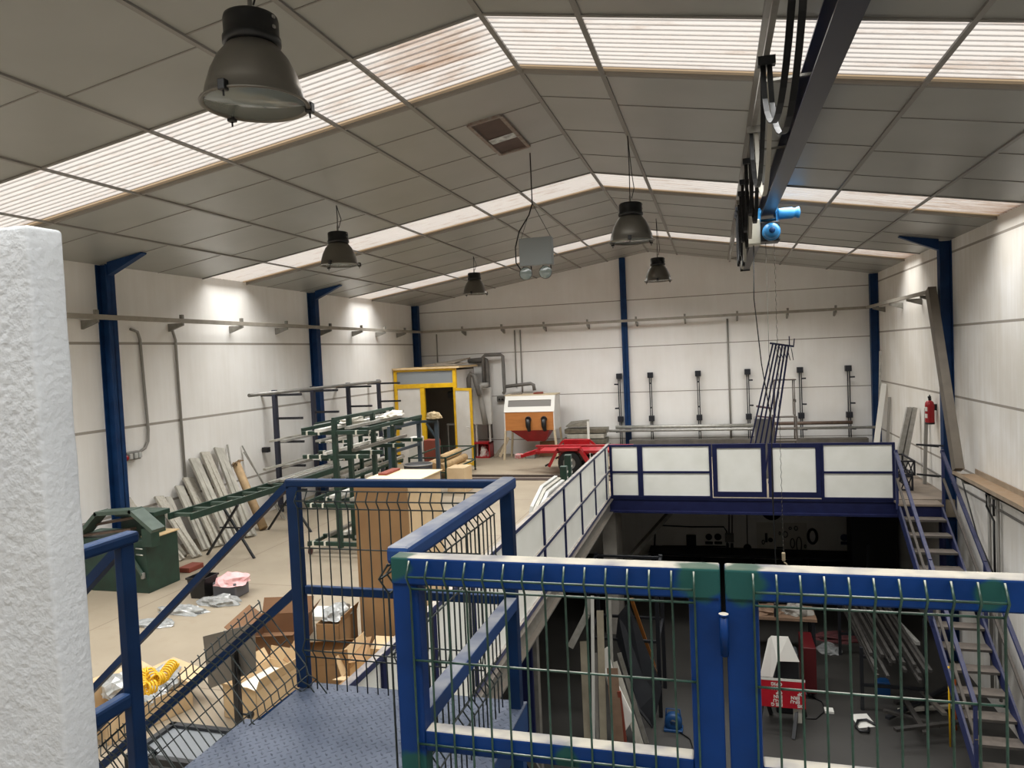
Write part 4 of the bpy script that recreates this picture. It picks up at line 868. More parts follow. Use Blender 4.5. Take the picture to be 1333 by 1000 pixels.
MB().bbox((-6.2, 20.2, 1.55), (-5.85, 20.29, 1.7), .01).build('housing', 'vent_pipe', t)
for x in (-6.12, -6.02, -5.92): MB().lathe([(0,-.02),(.03,-.02),(.03,0)], (x, 20.2, 1.62), 12, axis='Y').build('outlet', 'black_plastic', t)
# blasting cabinet
t = thing('blasting_cabinet', 'wooden blasting cabinet with white window frame, two black gloves and red hopper', 'cabinet', (-4.95, 19.5, 0))
cf, cb, x0, x1 = 19.05, 19.85, -5.66, -4.24
mat('orange_wood', '#b9783f', .5, var='#a96b36', scale=4, stretch=(.6,4,4)); mat('pale_wood', '#c9b99c', .7, var='#b8a78a', scale=6)
def yz(poly, xa, xb_, mb):
    n = len(poly); vs = [(xa, y, z) for y, z in poly]+[(xb_, y, z) for y, z in poly]
    return mb.add(vs, [tuple(range(n)), tuple(reversed(range(n, 2*n)))]+[(j, (j+1)%n, n+(j+1)%n, n+j) for j in range(n)])
prof = [(cf, .82), (cf, 1.32), (cf+.22, 1.76), (cb, 1.76), (cb, .82)]
yz(prof, x0, x0+.03, MB()).build('side_panel', 'booth_white', t); yz(prof, x1-.03, x1, MB()).build('side_panel', 'booth_white', t)
MB().box((x0+.03, cf, .82), (x1-.03, cf+.02, 1.32)).build('front_panel', 'orange_wood', t)
wn = Vector((0, -.44, .22)).normalized()
def slant(xa, xb_, f0, f1, off, m_, nm):
    a = Vector((0, cf+.22*f0, 1.32+.44*f0)); b2 = Vector((0, cf+.22*f1, 1.32+.44*f1)); o = wn*off
    MB().sheet([Vector((xa,0,0))+a+o, Vector((xb_,0,0))+a+o, Vector((xb_,0,0))+b2+o, Vector((xa,0,0))+b2+o], .015).build(nm, m_, t)
slant(x0, x1, 0, .32, .0, 'white_paint', 'window_frame'); slant(x0, x1, .72, 1, .0, 'white_paint', 'window_frame'); slant(x0, x0+.1, .32, .72, 0, 'white_paint', 'window_frame'); slant(x1-.1, x1, .32, .72, 0, 'white_paint', 'window_frame')
slant(x0+.1, x1-.1, .32, .72, -.015, 'booth_dark', 'window_glass')
MB().box((x0-.02, cf+.2, 1.76), (x1+.02, cb, 1.79)).build('top_panel', 'pale_wood', t)
for x in (-4.97, -4.53):
    g_ = MB().lathe([(.07,-.01),(.085,-.01),(.085,.02),(.07,.02)], (x, cf-.02, 1.12), 20, axis='Y').build('glove_ring', 'black_metal', t)
    MB().tube([(x, cf+.01, 1.12), (x, cf-.06, 1.08), (x+.01, cf-.09, .95), (x+.03, cf-.07, .8)], [.07, .075, .07, .045], 12).build('glove', 'black_plastic', t)
MB().add([(x0+.15,cf+.03,.82),(x1-.15,cf+.03,.82),(x1-.15,cb-.03,.82),(x0+.15,cb-.03,.82),(-5.1,19.35,.48),(-4.6,19.35,.48),(-4.6,19.55,.48),(-5.1,19.55,.48)], [(0,3,2,1),(4,5,6,7),(0,1,5,4),(1,2,6,5),(2,3,7,6),(3,0,4,7)]).build('hopper', 'red_paint', t)
for x, y in ((x0, cf), (x1, cf), (x0, cb-.06), (x1, cb-.06)):
    sx = -.02 if x == x0 else .02; MB().bar((x-sx*1.0, y+.03, .82), (x+sx*2.5, y+.03, 0), .07, .05).build('leg', 'pale_wood', t)
random.seed(9)
for k, (x, y, sx, h, m_, lab) in enumerate(((-5.35, 19.4, .3, .03, 'old_wood', 'flat scrap board on top of the blasting cabinet, at its left'), (-4.75, 19.5, .26, .04, 'rust_red', 'rusty scrap piece on top of the blasting cabinet, at its right'))):
    solo(MB().sheet([(x-sx/2, y-.12, 1.792), (x+sx/2, y-.1, 1.792), (x+sx/2-.03, y+.12, 1.80), (x-sx/2+.04, y+.1, 1.80)], h), 'scrap_piece', m_, lab, 'scrap')
solo(MB().bbox((-5.15, 19.3, 0), (-4.9, 19.5, .2), .01), 'bucket_box', 'grey_metal', 'small grey tin under the red hopper of the blasting cabinet', 'tin')
solo(MB().sheet([(-4.85, 19.7, 0), (-4.35, 19.75, 0), (-4.35, 19.8, .45), (-4.85, 19.78, .42)], .02), 'wood_board', 'cardboard_dark', 'brown board leaning under the blasting cabinet behind its hopper', 'board')
for k, (xa, xb_, zt2, lab) in enumerate(((-5.85, -6.15, .42, 'short plank leaning left of the blasting cabinet leg'), (-5.78, -6.0, .55, 'pale stick leaning against the blasting cabinet, left side'))):
    solo(MB().bar((xb_, 19.6, .01), (xa+.02, 19.75, zt2), .08, .02, up=(0,1,0)), 'wood_plank', 'old_wood' if k == 0 else 'pale_wood', lab, 'plank')
# red crate
t = thing('red_crate', 'open red metal crate holding a red and white sack by the booth', 'crate', (-6.55, 19.7, 0))
cr = MB(); xa, xb_, ya, yb_ = -6.88, -6.25, 19.45, 19.85
cr.box((xa, ya, 0), (xb_, yb_, .03)).box((xa, yb_-.03, 0), (xb_, yb_, .45)).box((xa, ya, 0), (xa+.03, yb_, .45)).box((xb_-.03, ya, 0), (xb_, yb_, .45)).box((xa, ya, .4), (xb_, yb_, .45))
cr.build('body', 'red_paint', t)
solo(crumple((-6.47, 19.6, .04), .14, .1, .3, 3), 'sack', mat('sack_m', '#cfc7c0', .7, var='#a3141c', scale=7, amt=.95), 'white and red sack standing inside the red crate', 'sack')
# stack of corrugated sheets
for k in range(5):
    x0_, x1_ = -4.1+random.uniform(-.08, .1), -2.95+random.uniform(-.05, .08); z = .2+.14*k; s = MB(); nn = 20; vs = []
    for i in range(nn+1):
        y = 19.55+.55*i/nn; dz = .02*math.sin(i*1.4); vs += [(x0_, y, z+dz), (x1_, y, z+dz)]
    o = len(vs); vs += [(v[0], v[1], v[2]-.1) for v in vs]
    fs = [(2*i, 2*i+1, 2*i+3, 2*i+2) for i in range(nn)]+[(o+2*i+2, o+2*i+3, o+2*i+1, o+2*i) for i in range(nn)]+[(0,1,o+1,o), (2*nn, o+2*nn, o+2*nn+1, 2*nn+1)]+[(2*i, 2*i+2, o+2*i+2, o+2*i) for i in range(nn)]+[(2*i+1, o+2*i+1, o+2*i+3, 2*i+3) for i in range(nn)]
    s.add(vs, fs); solo(s, 'sheet_bundle', ('steel_sheet_m' if 'steel_sheet_m' in MATS else mat('steel_sheet_m', '#8f8a7c', .35, .6, var='#6f6a5e', scale=9)) if k % 2 == 0 else ('alu_dull'),
         ('lowest', 'second lowest', 'middle', 'second highest', 'topmost')[k]+' bundle in the stack of metal sheets behind the red trailer', 'metal sheets', 'stacked metal sheet bundles')
solo(MB().sheet([(-4.05, 19.6, .84), (-3.45, 19.6, .84), (-3.45, 20.0, .98), (-3.98, 20.05, .93)], .02), 'metal_sheet', 'steel_sheet_m', 'tilted loose sheet on top of the metal sheet stack', 'metal sheet')
for x in (-4.0, -3.1): solo(MB().box((x-.05, 19.55, 0), (x+.05, 20.1, .085)), 'wood_bearer', 'old_wood', 'wooden bearer under the %s end of the metal sheet stack' % ('left' if x < -3.5 else 'right'), 'bearer')
solo(MB().box((-3.42, 19.4, .0), (-3.36, 19.46, 1.0)), 'white_post', 'white_paint', 'upright white post before the metal sheet stack behind the trailer', 'post')
# ------------------------------------------------------------ red trailer
TY = 16.75
t = thing('car_trailer', 'bright red low trailer frame with mudguards and black wheels by the pit corner', 'trailer', (-3.3, 17, 0))
rp = 'red_paint'
for y in (TY+.12, TY+1.05): MB().bbox((-4.25, y-.03, .5), (-1.9, y+.03, .56), .006).build('side_beam', rp, t)
MB().bbox((-4.25, TY+.12, .64), (-1.9, TY+.2, .69), .006).bbox((-4.2, TY+.12, .56), (-4.14, TY+.18, .64), .004).bbox((-2.6, TY+.12, .56), (-2.54, TY+.18, .64), .004).build('upper_rail', rp, t)
for x in (-4.2, -3.6, -3.0, -2.4, -1.95): MB().bbox((x-.03, TY+.15, .46), (x+.03, TY+1.02, .52), .004).build('cross_member', rp, t)
MB().box((-4.2, TY+.2, .53), (-1.95, TY+1.0, .545)).build('deck', rp, t)
MB().bar((-4.25, TY+.2, .5), (-4.75, TY+.55, .36), .07, .07).bar((-4.25, TY+1.0, .5), (-4.75, TY+.62, .36), .07, .07).build('drawbar', rp, t)
MB().bbox((-4.9, TY+.5, .3), (-4.7, TY+.68, .42), .02).build('coupling', mat('hitch_m', '#b7a7a2', .6, var='#a5101a', scale=12), t)
for y, s_ in ((TY, -1), (TY+1.17, 1)):
    w_ = MB().lathe([(.15,-.07),(.25,-.075),(.275,-.06),(.28,0),(.275,.06),(.25,.075),(.15,.07)], (-3.4, y, .28), 36, axis='Y').build('wheel', 'tyre', t)
    MB().lathe([(0,-.02),(.05,-.03),(.06,0),(.14,.01),(.155,-.05),(.16,.05)], (-3.4, y, .28), 24, axis='Y').build('rim', 'grey_metal', w_)
    g_ = MB(); pts = [(-3.88, .24), (-3.66, .64), (-3.14, .64), (-2.9, .24)]
    for a, b2 in zip(pts, pts[1:]): g_.bar((a[0], y, a[1]), (b2[0], y, b2[1]), .24, .025, ext=.012)
    for a, b2 in zip(pts, pts[1:]): g_.bar((a[0], y-.12, a[1]-.025), (b2[0], y-.12, b2[1]-.025), .012, .07, ext=.012)
    g_.build('mudguard', rp, t)
    MB().bar((-3.88, y, .27), (-3.98, y, .22), .2, .04).build('mud_flap', 'black_plastic', t)
MB().bbox((-3.7, TY+.82, .6), (-3.05, TY+.9, .74), .01).bar((-3.85, TY+.86, .57), (-3.7, TY+.86, .71), .06, .05).bar((-2.9, TY+.86, .57), (-3.05, TY+.86, .71), .06, .05).build('raised_rack', rp, t)
MB().tube([(-3.4, TY+.02, .28), (-3.4, TY+1.15, .28)], .025, 10).build('axle', 'black_metal', t)
# ------------------------------------------------------------ tube supports on the far wall
mat('support_black', '#1b1e27', .5)
sx_ = [-2.6, -1.74, -.46, .82, 2.13, 3.29]
names = ['left of the middle column', 'just right of the middle column', 'second right of middle column', 'left of the blue bar bundle', 'right of the step ladder', 'nearest the corner column']
for k, x in enumerate(sx_):
    t = thing('tube_support', 'slim black tube support on the far wall, '+names[k], 'rack post', (x, YF-.1, 0), 'black tube supports along the far wall')
    z0_ = .02; MB().box((x-.035, YF-.13, z0_), (x-.012, YF-.09, 2.15)).build('upright', 'support_black', t); MB().box((x+.012, YF-.13, z0_), (x+.035, YF-.09, 2.15)).build('upright', 'support_black', t)
    for z in (2.1, .9): MB().bbox((x-.075, YF-.15, z), (x+.075, YF-.005, z+.15), .008).build('clamp', 'support_black', t)
    for z in (1.95, 1.28, .62, .1): 
        if k in (0, 3, 4, 5): MB().bar((x+(.04 if k else -.04), YF-.13, z), (x+(.1 if k else -.1), YF-.3, z+.01), .04, .04).build('arm', 'support_black', t)
        else: MB().bar((x, YF-.13, z), (x, YF-.3, z+.01), .04, .04).build('arm', 'support_black', t)
yt = 20.02
for k, (xa, xb_, z, r_, m_, lab) in enumerate(((-2.72, 1.2, .76, .05, 'alu', 'thick bright aluminium tube lying on the far wall supports'), (-2.9, 3.85, .67, .035, 'alu', 'longest aluminium tube on the far wall supports, reaching to the corner column'), (1.3, 3.3, .81, .045, 'brown_steel', 'brown steel tube on the right-hand supports of the far wall'), (-2.75, .6, .66, .03, 'alu_dull', 'thin dull tube under the bright ones on the far wall supports'))):
    solo(MB().tube([(xa, yt-.07*(k % 3), z), (xb_, yt-.07*(k % 3), z)], r_, 14), 'metal_tube', m_, lab, 'tube')
# low grey bench behind the parapet
solo(MB().box((-2.3, 19.5, .0), (3.6, 19.75, .45)), 'low_bench', mat('bench_dark', '#5f5a53', .8, var='#4c4843', scale=5), 'long low dark bench along the far wall behind the parapet', 'bench')
# tall blue bar rack leaning
t = thing('bar_bundle', 'tall leaning bundle of dark blue bars with hooked top standing behind the parapet', 'bars', (1.0, 15.6, 0))
BL = [at(975+6.6*k, 586, 'Y', 15.6) for k in range(6)]; BT = [at(1006+4.4*k, 448+.6*k, 'Y', 15.6) for k in range(6)]
for k in range(6):
    p, q = BL[k], BT[k]; d = (q-p)/(q.z-p.z); p = p-d*p.z; off = Vector((0, .05*k, 0)); MB().bar(p+off*.5, q+off, .03, .03).build('bar', 'purple_blue', t)
a = BT[0]; b2 = at(1033, 451, 'Y', 15.9); MB().bar(a+Vector((-.05,0,.02)), b2, .035, .035).build('top_bar', 'purple_blue', t)
MB().bar(b2, b2+Vector((.02,0,.16)), .02, .02).bar(a+(b2-a)*.8, a+(b2-a)*.8+Vector((0,0,.2)), .02, .02).build('hook', 'purple_blue', t)
a = at(985, 529, 'Y', 15.58); b2 = at(1005, 532, 'Y', 15.9); MB().bar(a, b2, .03, .04).bar(a-Vector((0,0,.2)), b2-Vector((0,0,.2)), .02, .03).build('cross_bar', mat('tie_red', '#6f5558', .6), t)
cw = MB(); random.seed(3)
for k in range(5): cw.tube([BT[1]+Vector((k*.07,.03,-.05)), BT[1]+Vector((.02+k*.07,-.02,-.2)), BT[1]+Vector((.08+k*.06,.03,-.33))], .008, 5)
cw.build('wire_coil', 'black_metal', t)
# step ladder
t = thing('step_ladder', 'grey rolling step ladder with handrails behind the blue bar bundle', 'ladder', (1.5, 16.9, 0))
mat('ladder_m', '#6c655f', .5, .3, dust='#978f86')
LX0, LX1 = 1.2, 1.66
for x in (LX0, LX1):
    MB().bar((x, 17.3, 0), (x, 17.1, 1.3), .03, .03).bar((x, 16.6, 0), (x, 16.7, 1.3), .03, .03).build('side_frame', 'ladder_m', t)
    MB().bar((x, 16.4, .1), (x, 17.0, 1.3), .02, .05).build('stringer', 'ladder_m', t)
for k in range(5): MB().box((LX0+.01, 16.42+.12*k, .25+.25*k), (LX1-.01, 16.6+.12*k, .275+.25*k)).build('step', 'ladder_m', t)
for x in (LX0+.03, LX1-.02): MB().tube([(x, 16.75, 1.3), (x, 16.75, 2.08), (x, 17.1, 2.08), (x, 17.1, 1.3)], .014, 6).build('handrail', 'ladder_m', t)
MB().bbox((LX0+.02, 16.72, 2.08), (LX1+.02, 17.12, 2.11), .006).build('tool_tray', 'ladder_m', t)
MB().box((LX1-.02, 16.75, 1.6), (LX1+.01, 17.1, 1.66)).build('side_bar', 'ladder_m', t)
solo(MB().bbox((.78, 16.3, 0), (1.15, 16.8, 1.3), .01), 'grey_cabinet', mat('cab_grey', '#6b6965', .5), 'plain grey cabinet between the blue bar bundle and the step ladder', 'cabinet')
# ------------------------------------------------------------ right side: platform, pit stair, extinguisher
t = thing('pit_stair', 'steel stair with blue handrails going down into the pit by the right wall', 'stair', (3.35, 11.8, ZB))
SY, SG, SR = 13.8, .286, .2; SX0, SX1 = 3.02, 3.68
mat('tread_m', '#55504b', .6, var='#46423e', scale=8, dust='#6f665e')
for k in range(1, 15):
    y = SY-SG*k; z = -SR*k; MB().box((SX0+.02, y, z-.035), (SX1-.02, y+.24, z)).build('tread', 'tread_m', t)
yb_ = SY-SG*14.3
for x in (SX0, SX1): MB().bar((x, SY+.1, -.1), (x, yb_, ZB+.02), .03, .2).build('stringer', 'blue_stair', t)
def sline(y, h): return -(SY-y)/SG*SR+h
for x in (SX0-.03, SX1+.03):
    MB().bar((x, SY+.1, .92), (x, yb_+.3, sline(yb_+.3, .92)), .05, .045).build('handrail', 'blue_stair', t)
    MB().bar((x, SY+.1, .48), (x, yb_+.3, sline(yb_+.3, .48)), .035, .03).build('middle_rail', 'tread_m', t)
    for y in (SY+.06, SY-1.9, yb_+.32): MB().box((x-.02, y-.02, sline(y, -.1) if y < SY else -.1), (x+.02, y+.02, sline(y, .92) if y < SY else .95)).build('rail_post', 'blue_stair', t)
t = thing('pit_platform', 'dusty plank platform edge with dark blue beam at the head of the pit stair', 'platform', (3.35, 13.99, -.3))
MB().box((3.0, 13.8, -.03), (3.7, 14.2, 0)).build('deck', mat('dusty_deck', '#87796b', .8, var='#756a5e', scale=4), t)
MB().box((3.0, 13.82, -.25), (3.7, 13.86, -.03)).build('edge_beam', 'purple_blue', t)
MB().box((3.7, 13.95, ZB), (3.76, 14.13, -.03)).build('side_post', 'purple_blue', t)
solo(MB().box((3.02, 14.2, .0), (3.98, 20.28, .012)), 'floor_boards', 'dusty_deck', 'brown dusty boards on the floor behind the head of the pit stair', 'boards')
# leaning aluminium profiles
def lean(px0, px1, Y, w_, lab, m_='alu', nm='leaning_profile', th=.05, grp=None):
    b2 = at(px0[0], px0[1], 'Y', Y); b2.z = .013; tp = at(px1[0], px1[1], 'Y', Y); tp.x = min(tp.x, 3.96)
    return solo(MB().bar(b2, tp, w_, th, up=(0,1,0)), nm, m_, lab, 'profile', grp)
g_ = MB(); b0 = at(1187, 622, 'Y', 16.4); b0.z = .015; tp = at(1200, 530, 'Y', 16.4); tp.x = 3.9; b0.x = 3.62
g_.bar(b0, tp, .09, .1, up=(0,1,0)).bar(b0+Vector((-.13,0,0)), tp+Vector((-.1,0,0)), .09, .1, up=(0,1,0)).bar(b0+Vector((-.06,.05,0)), tp+Vector((-.05,.05,0)), .07, .03, up=(0,1,0))
solo(g_, 'leaning_profile', 'alu', 'double white aluminium profile leaning by the fire extinguisher on the platform', 'profile')
solo(MB().bar((3.88, 15.7, .015), (3.95, 15.75, 1.5), .06, .05, up=(0,1,0)), 'leaning_profile', 'pvc_grey', 'narrow grey upright between the double white profile and the fire extinguisher', 'profile')
solo(MB().bar((3.6, 18.9, .015), (3.93, 19.3, 1.8), .12, .05, up=(0,1,0)), 'leaning_profile', 'white_paint', 'broad white board leaning in the far right corner by the column', 'board')
solo(MB().bar((3.8, 19.4, .015), (3.9, 19.45, 2.6), .05, .04, up=(0,1,0)), 'leaning_profile', 'alu', 'tall thin profile standing in the far right corner', 'profile')
solo(MB().bar((3.9, 19.0, .015), (3.96, 18.9, 1.5), .06, .04, up=(0,1,0)), 'leaning_profile', 'pvc_grey', 'grey upright beside the broad white board in the right corner', 'profile')
t = thing('lattice_crate', 'dark lattice metal crate at the parapet end beside the white profiles', 'crate', (3.35, 15.5, 0))
mat('crate_m', '#1d1e26', .6)
for z0_, sh in ((0.013, 0), (.3, .04)):
    c = MB(); xa, xb_, ya, yb2 = 3.12+sh, 3.5+sh, 15.0, 15.9
    for x in (xa, xb_):
        for y in (ya, yb2): c.box((x-.015, y-.015, z0_), (x+.015, y+.015, z0_+.27))
    for z in (z0_+.015, z0_+.27):
        c.bar((xa,ya,z),(xb_,ya,z),.03,.03).bar((xa,yb2,z),(xb_,yb2,z),.03,.03).bar((xa,ya,z),(xa,yb2,z),.03,.03).bar((xb_,ya,z),(xb_,yb2,z),.03,.03)
    for k in range(4):
        c.bar((xa+k*.09, ya, z0_), (xa+k*.09+.1, ya, z0_+.27), .015, .02).bar((xa+k*.09+.1, ya, z0_), (xa+k*.09, ya, z0_+.27), .015, .02)
        c.bar((xa, ya+k*.22, z0_), (xa, ya+k*.22+.22, z0_+.27), .015, .02).bar((xa, ya+k*.22+.22, z0_), (xa, ya+k*.22, z0_+.27), .015, .02)
    c.build('lattice_box', 'crate_m', t)
# fire extinguisher
ex = Vector((3.88, 15.25, 1.24))
t = thing('fire_extinguisher', 'red fire extinguisher with black hose on the right wall beside the column', 'fire extinguisher', tuple(ex))
MB().lathe([(0,0),(.07,0),(.078,.015),(.08,.03),(.08,.36),(.072,.41),(.045,.44),(.02,.45),(0,.45)], tuple(ex), 28).build('cylinder', 'red_paint', t)
MB().lathe([(.0801,.0),(.082,.0),(.082,.035),(.0801,.035)], tuple(ex), 28).build('base_ring', 'black_plastic', t)
MB().lathe([(0,.45),(.02,.45),(.022,.49),(.03,.5),(.03,.53),(0,.53)], tuple(ex), 16).bar(ex+Vector((0,.0,.52)), ex+Vector((-.02,-.1,.56)), .02, .012).build('valve', 'black_metal', t)
MB().tube([ex+Vector((0,.03,.5)), ex+Vector((.05,.09,.48)), ex+Vector((.03,.1,.3)), ex+Vector((.0,.09,.12))], .01, 8).build('hose', 'black_plastic', t)
lb = MB(); c0 = Vector(ex)
for z0_, z1_ in ((.12, .2), (.25, .33)):
    vs = []; 
    for j in range(7):
        a = PI+.15+(-.1+j*.13); vs += [c0+Vector((.0812*math.cos(a), .0812*math.sin(a), z0_)), c0+Vector((.0812*math.cos(a), .0812*math.sin(a), z1_))]
    lb.add(vs, [(2*j, 2*j+2, 2*j+3, 2*j+1) for j in range(6)])
lb.build('label_sticker', 'white_paint', t)
MB().box((3.95, 15.22, 1.5), (3.995, 15.28, 1.62)).build('wall_hook', 'black_metal', t)
for k, (z, lab) in enumerate(((.96, 'upper dark triangular bracket sticking out from the column over the platform'), (.42, 'lower dark triangular bracket sticking out from the column over the platform'))):
    solo(MB().bar((3.45, 14.45, z), (3.79, 14.1, z+.02), .03, .03).bar((3.45, 14.45, z), (3.79, 14.37, z-.03), .03, .03), 'angle_bracket', 'black_metal', lab, 'bracket')
solo(MB().tube([(3.96, 19.9, .3), (3.96, 4, .3)], .018, 8), 'wall_pipe', 'vent_pipe', 'thin dark pipe running low along the right wall under the ledge', 'pipe')
solo(MB().tube([(3.9, 12.1, -.9), (3.9, 12.1, .12), (3.9, 12.4, .28), (3.9, 12.4, .47), (3.9, 12.1, .48), (3.9, 12.1, .2)], .016, 8), 'cable_loop', 'black_plastic', 'black looped cable hanging from the ledge on the right wall', 'cable')
solo(MB().tube([(3.92, 13.6, .98-.5), (3.92, 12.9, -.3), (3.92, 11.9, -.9)], .012, 6), 'wall_cable', 'black_plastic', 'thin black cable slanting down the right wall beside the pit stair', 'cable')

# ------------------------------------------------------------ cartons near the landing
def open_box(x0, x1, y0, y1, h, m_, lab, fl=(.5,.5,.5,.5), rz=0., z0=0., nm='cardboard_box', fill=None):
    """open carton with four flaps; fl: how far each flap is folded out (radians from upright)"""
    cx, cy = (x0+x1)/2, (y0+y1)/2; a, b2 = (x1-x0)/2, (y1-y0)/2; th = .006; h *= .72
    t = thing(nm, lab, 'box', (cx, cy, z0)); M_ = Matrix.Translation((cx, cy, z0)) @ Matrix.Rotation(rz, 4, 'Z')
    w_ = MB().box((-a, -b2, 0), (a, b2, th)).box((-a, -b2, 0), (a, -b2+th, h)).box((-a, b2-th, 0), (a, b2, h)).box((-a, -b2, 0), (-a+th, b2, h)).box((a-th, -b2, 0), (a, b2, h)); w_.xform(M_).build('body', m_, t)
    L_ = min(a, b2)*.62
    for (p, q, o), f_ in zip((((-a,-b2),(a,-b2),(0,-1)), ((a,-b2),(a,b2),(1,0)), ((a,b2),(-a,b2),(0,1)), ((-a,b2),(-a,-b2),(-1,0))), fl):
        if f_ is None: continue
        dx, dz = math.sin(f_)*L_, math.cos(f_)*L_
        v = [(p[0],p[1],h), (q[0],q[1],h), (q[0]+o[0]*dx, q[1]+o[1]*dx, h+dz), (p[0]+o[0]*dx, p[1]+o[1]*dx, h+dz)]
        MB().sheet(v, .005).xform(M_).build('flap', m_, t)
    if fill: MB().box((-a+.01, -b2+.01, h*.55), (a-.01, b2-.01, h*.75)).xform(M_).build('packing', fill, t)
    return t
# tall carton on a flat one
t = thing('tall_carton', 'tall brown cardboard carton with light side standing upright near the landing', 'box', (-3.2, 6.9, .06))
MB().box((-3.5, 6.42, .05), (-2.93, 7.0, 1.68)).build('front_part', 'cardboard', t)
MB().box((-2.93, 6.44, .05), (-2.925, 7.0, 1.68)).box((-3.5, 7.0, .05), (-2.925, 7.3, 1.68)).build('side_part', 'cardboard_light', t)
MB().box((-3.52, 6.42, 1.68), (-2.9, 7.31, 1.69)).build('top_sheet', mat('card_top', '#e0cba6', .8), t)
solo(MB().bbox((-3.6, 6.3, 0), (-2.85, 7.7, .05), .01), 'cardboard_sheet', 'cardboard_dark', 'flat brown cardboard sheet under the tall carton', 'cardboard')
MB_r = MB().bbox((-3.47, 6.9, 1.691), (-3.37, 7.25, 1.715), .006); solo(MB_r, 'red_tool', 'rust_red', 'reddish flat bar lying on top of the tall carton', 'bar')
open_box(-3.86, -3.62, 6.15, 6.6, .5, 'cardboard', 'narrow upright open carton with clear film on top, left of the tall carton', fl=(None, .3, None, None), rz=.1)
solo(crumple((-3.74, 6.38, .37), .11, .18, .1, 4), 'plastic_film', 'plastic_film', 'clear plastic film bulging from the narrow upright carton', 'plastic wrap')
open_box(-4.75, -4.2, 6.1, 6.75, .3, 'cardboard_dark', 'dark brown open carton with spread flaps behind the landing corner post', fl=(1.2, .6, .5, .9), rz=.25)
open_box(-3.98, -3.62, 4.95, 5.5, .38, 'cardboard_light', 'light open carton with raised flaps in front of the dark brown one', fl=(.9, .4, .2, .6), rz=-.15, fill='foam_white')
open_box(-3.75, -3.3, 5.55, 6.1, .32, 'cardboard', 'brown carton with half closed lid below the landing mesh', fl=(.2, 1.45, -1.2, 1.0), rz=.35)
open_box(-3.25, -2.7, 5.55, 6.15, .22, 'cardboard_light', 'low light carton beside the parapet below the landing', fl=(1.3, .3, 1.2, .3), rz=.05)
open_box(-2.9, -2.4, 4.9, 5.4, .28, 'cardboard', 'small brown carton at the parapet foot closest to the landing', fl=(1.2, 1.2, .8, 1.0), rz=-.1)
open_box(-5.0, -4.5, 6.05, 6.5, .3, 'cardboard', 'brown carton partly behind the square grey plate', fl=(1.2, .9, .6, .3), rz=-.3) if False else None
open_box(-5.15, -4.5, 4.5, 5.2, .3, 'cardboard_light', 'carton full of clear film with a yellow coiled hose near the sloping handrail', fl=(1.5, None, 1.5, 1.5), rz=-.35)
for k, (x, y, sx, sy, sz, lab) in enumerate(((-5.0, 4.98, .2, .2, .15, 'clear film heaped at the far side of the yellow hose carton'), (-4.75, 5.1, .18, .16, .14, 'clear film heaped in the middle of the yellow hose carton'), (-4.65, 4.8, .14, .14, .1, 'clear film heaped at the near side of the yellow hose carton'))):
    solo(crumple((x, y, .16), sx, sy, sz, 11+k*2), 'plastic_film', 'plastic_film', lab, 'plastic wrap')
# yellow coiled hose: a helix along a bent path
t = thing('coiled_hose', 'yellow coiled air hose lying on the film-filled carton', 'hose', (-4.85, 4.9, .4))
path = [at(203, 893, 'Z', .5), at(190, 898, 'Z', .5), at(182, 890, 'Z', .5), at(184, 879, 'Z', .5), at(194, 876, 'Z', .5), at(203, 886, 'Z', .5), at(212, 882, 'Z', .5), at(219, 872, 'Z', .5), at(226, 864, 'Z', .5)]
pts = []
N_ = 26*10
def lerp_path(u):
    s_ = u*(len(path)-1); i = min(int(s_), len(path)-2); f_ = s_-i; return path[i]*(1-f_)+path[i+1]*f_, (path[i+1]-path[i]).normalized()
for i in range(N_+1):
    c, d = lerp_path(i/N_); x = d.cross(Vector((0,0,1))).normalized(); y = x.cross(d); a = i/10*2*PI; pts.append(c+(x*math.cos(a)+y*math.sin(a))*.042)
MB().tube(pts, .0085, 5).build('coil', mat('hose_yellow', '#e0b020', .4), t)
open_box(-5.75, -5.35, 4.3, 4.65, .25, 'cardboard_light', 'pale carton seen low behind the near blue stair post', fl=(1.2, 1.2, 1.2, 1.2))
# roller stand with square plate
PX, PY_ = -3.38, 4.35
t = thing('support_stand', 'stand with square dull grey steel plate on a dark post by the sloping rail', 'stand', (PX, PY_, 0))
n = MB(); pc_ = [at(264, 829, 'Y', PY_), at(331, 812, 'Y', PY_), at(333, 874, 'Y', PY_), at(272, 897, 'Y', PY_)]
n.sheet(pc_, .008); n.build('plate', mat('plate_m', '#6e675e', .6, .2, var='#625c54', scale=5), t)
bx = (pc_[2].x+pc_[3].x)/2+.06
MB().bbox((bx-.022, PY_-.05, 0), (bx+.022, PY_-.006, .78), .004).build('post', 'black_metal', t)
MB().bbox((bx-.014, PY_-.06, .6), (bx+.014, PY_-.008, .88), .004).build('slider', 'black_plastic', t)
MB().tube([(bx+.02, PY_-.03, .42), (bx+.09, PY_-.03, .42)], .008, 6).lathe([(0,-.015),(.025,-.015),(.025,.015),(0,.015)], (bx+.1, PY_-.03, .42), 10, axis='X').build('locking_knob', 'black_plastic', t)
MB().bar((bx-.25, PY_-.03, .02), (bx+.25, PY_-.03, .02), .04, .04).bar((bx, PY_-.3, .02), (bx, PY_+.25, .02), .04, .04).build('foot', 'black_metal', t)
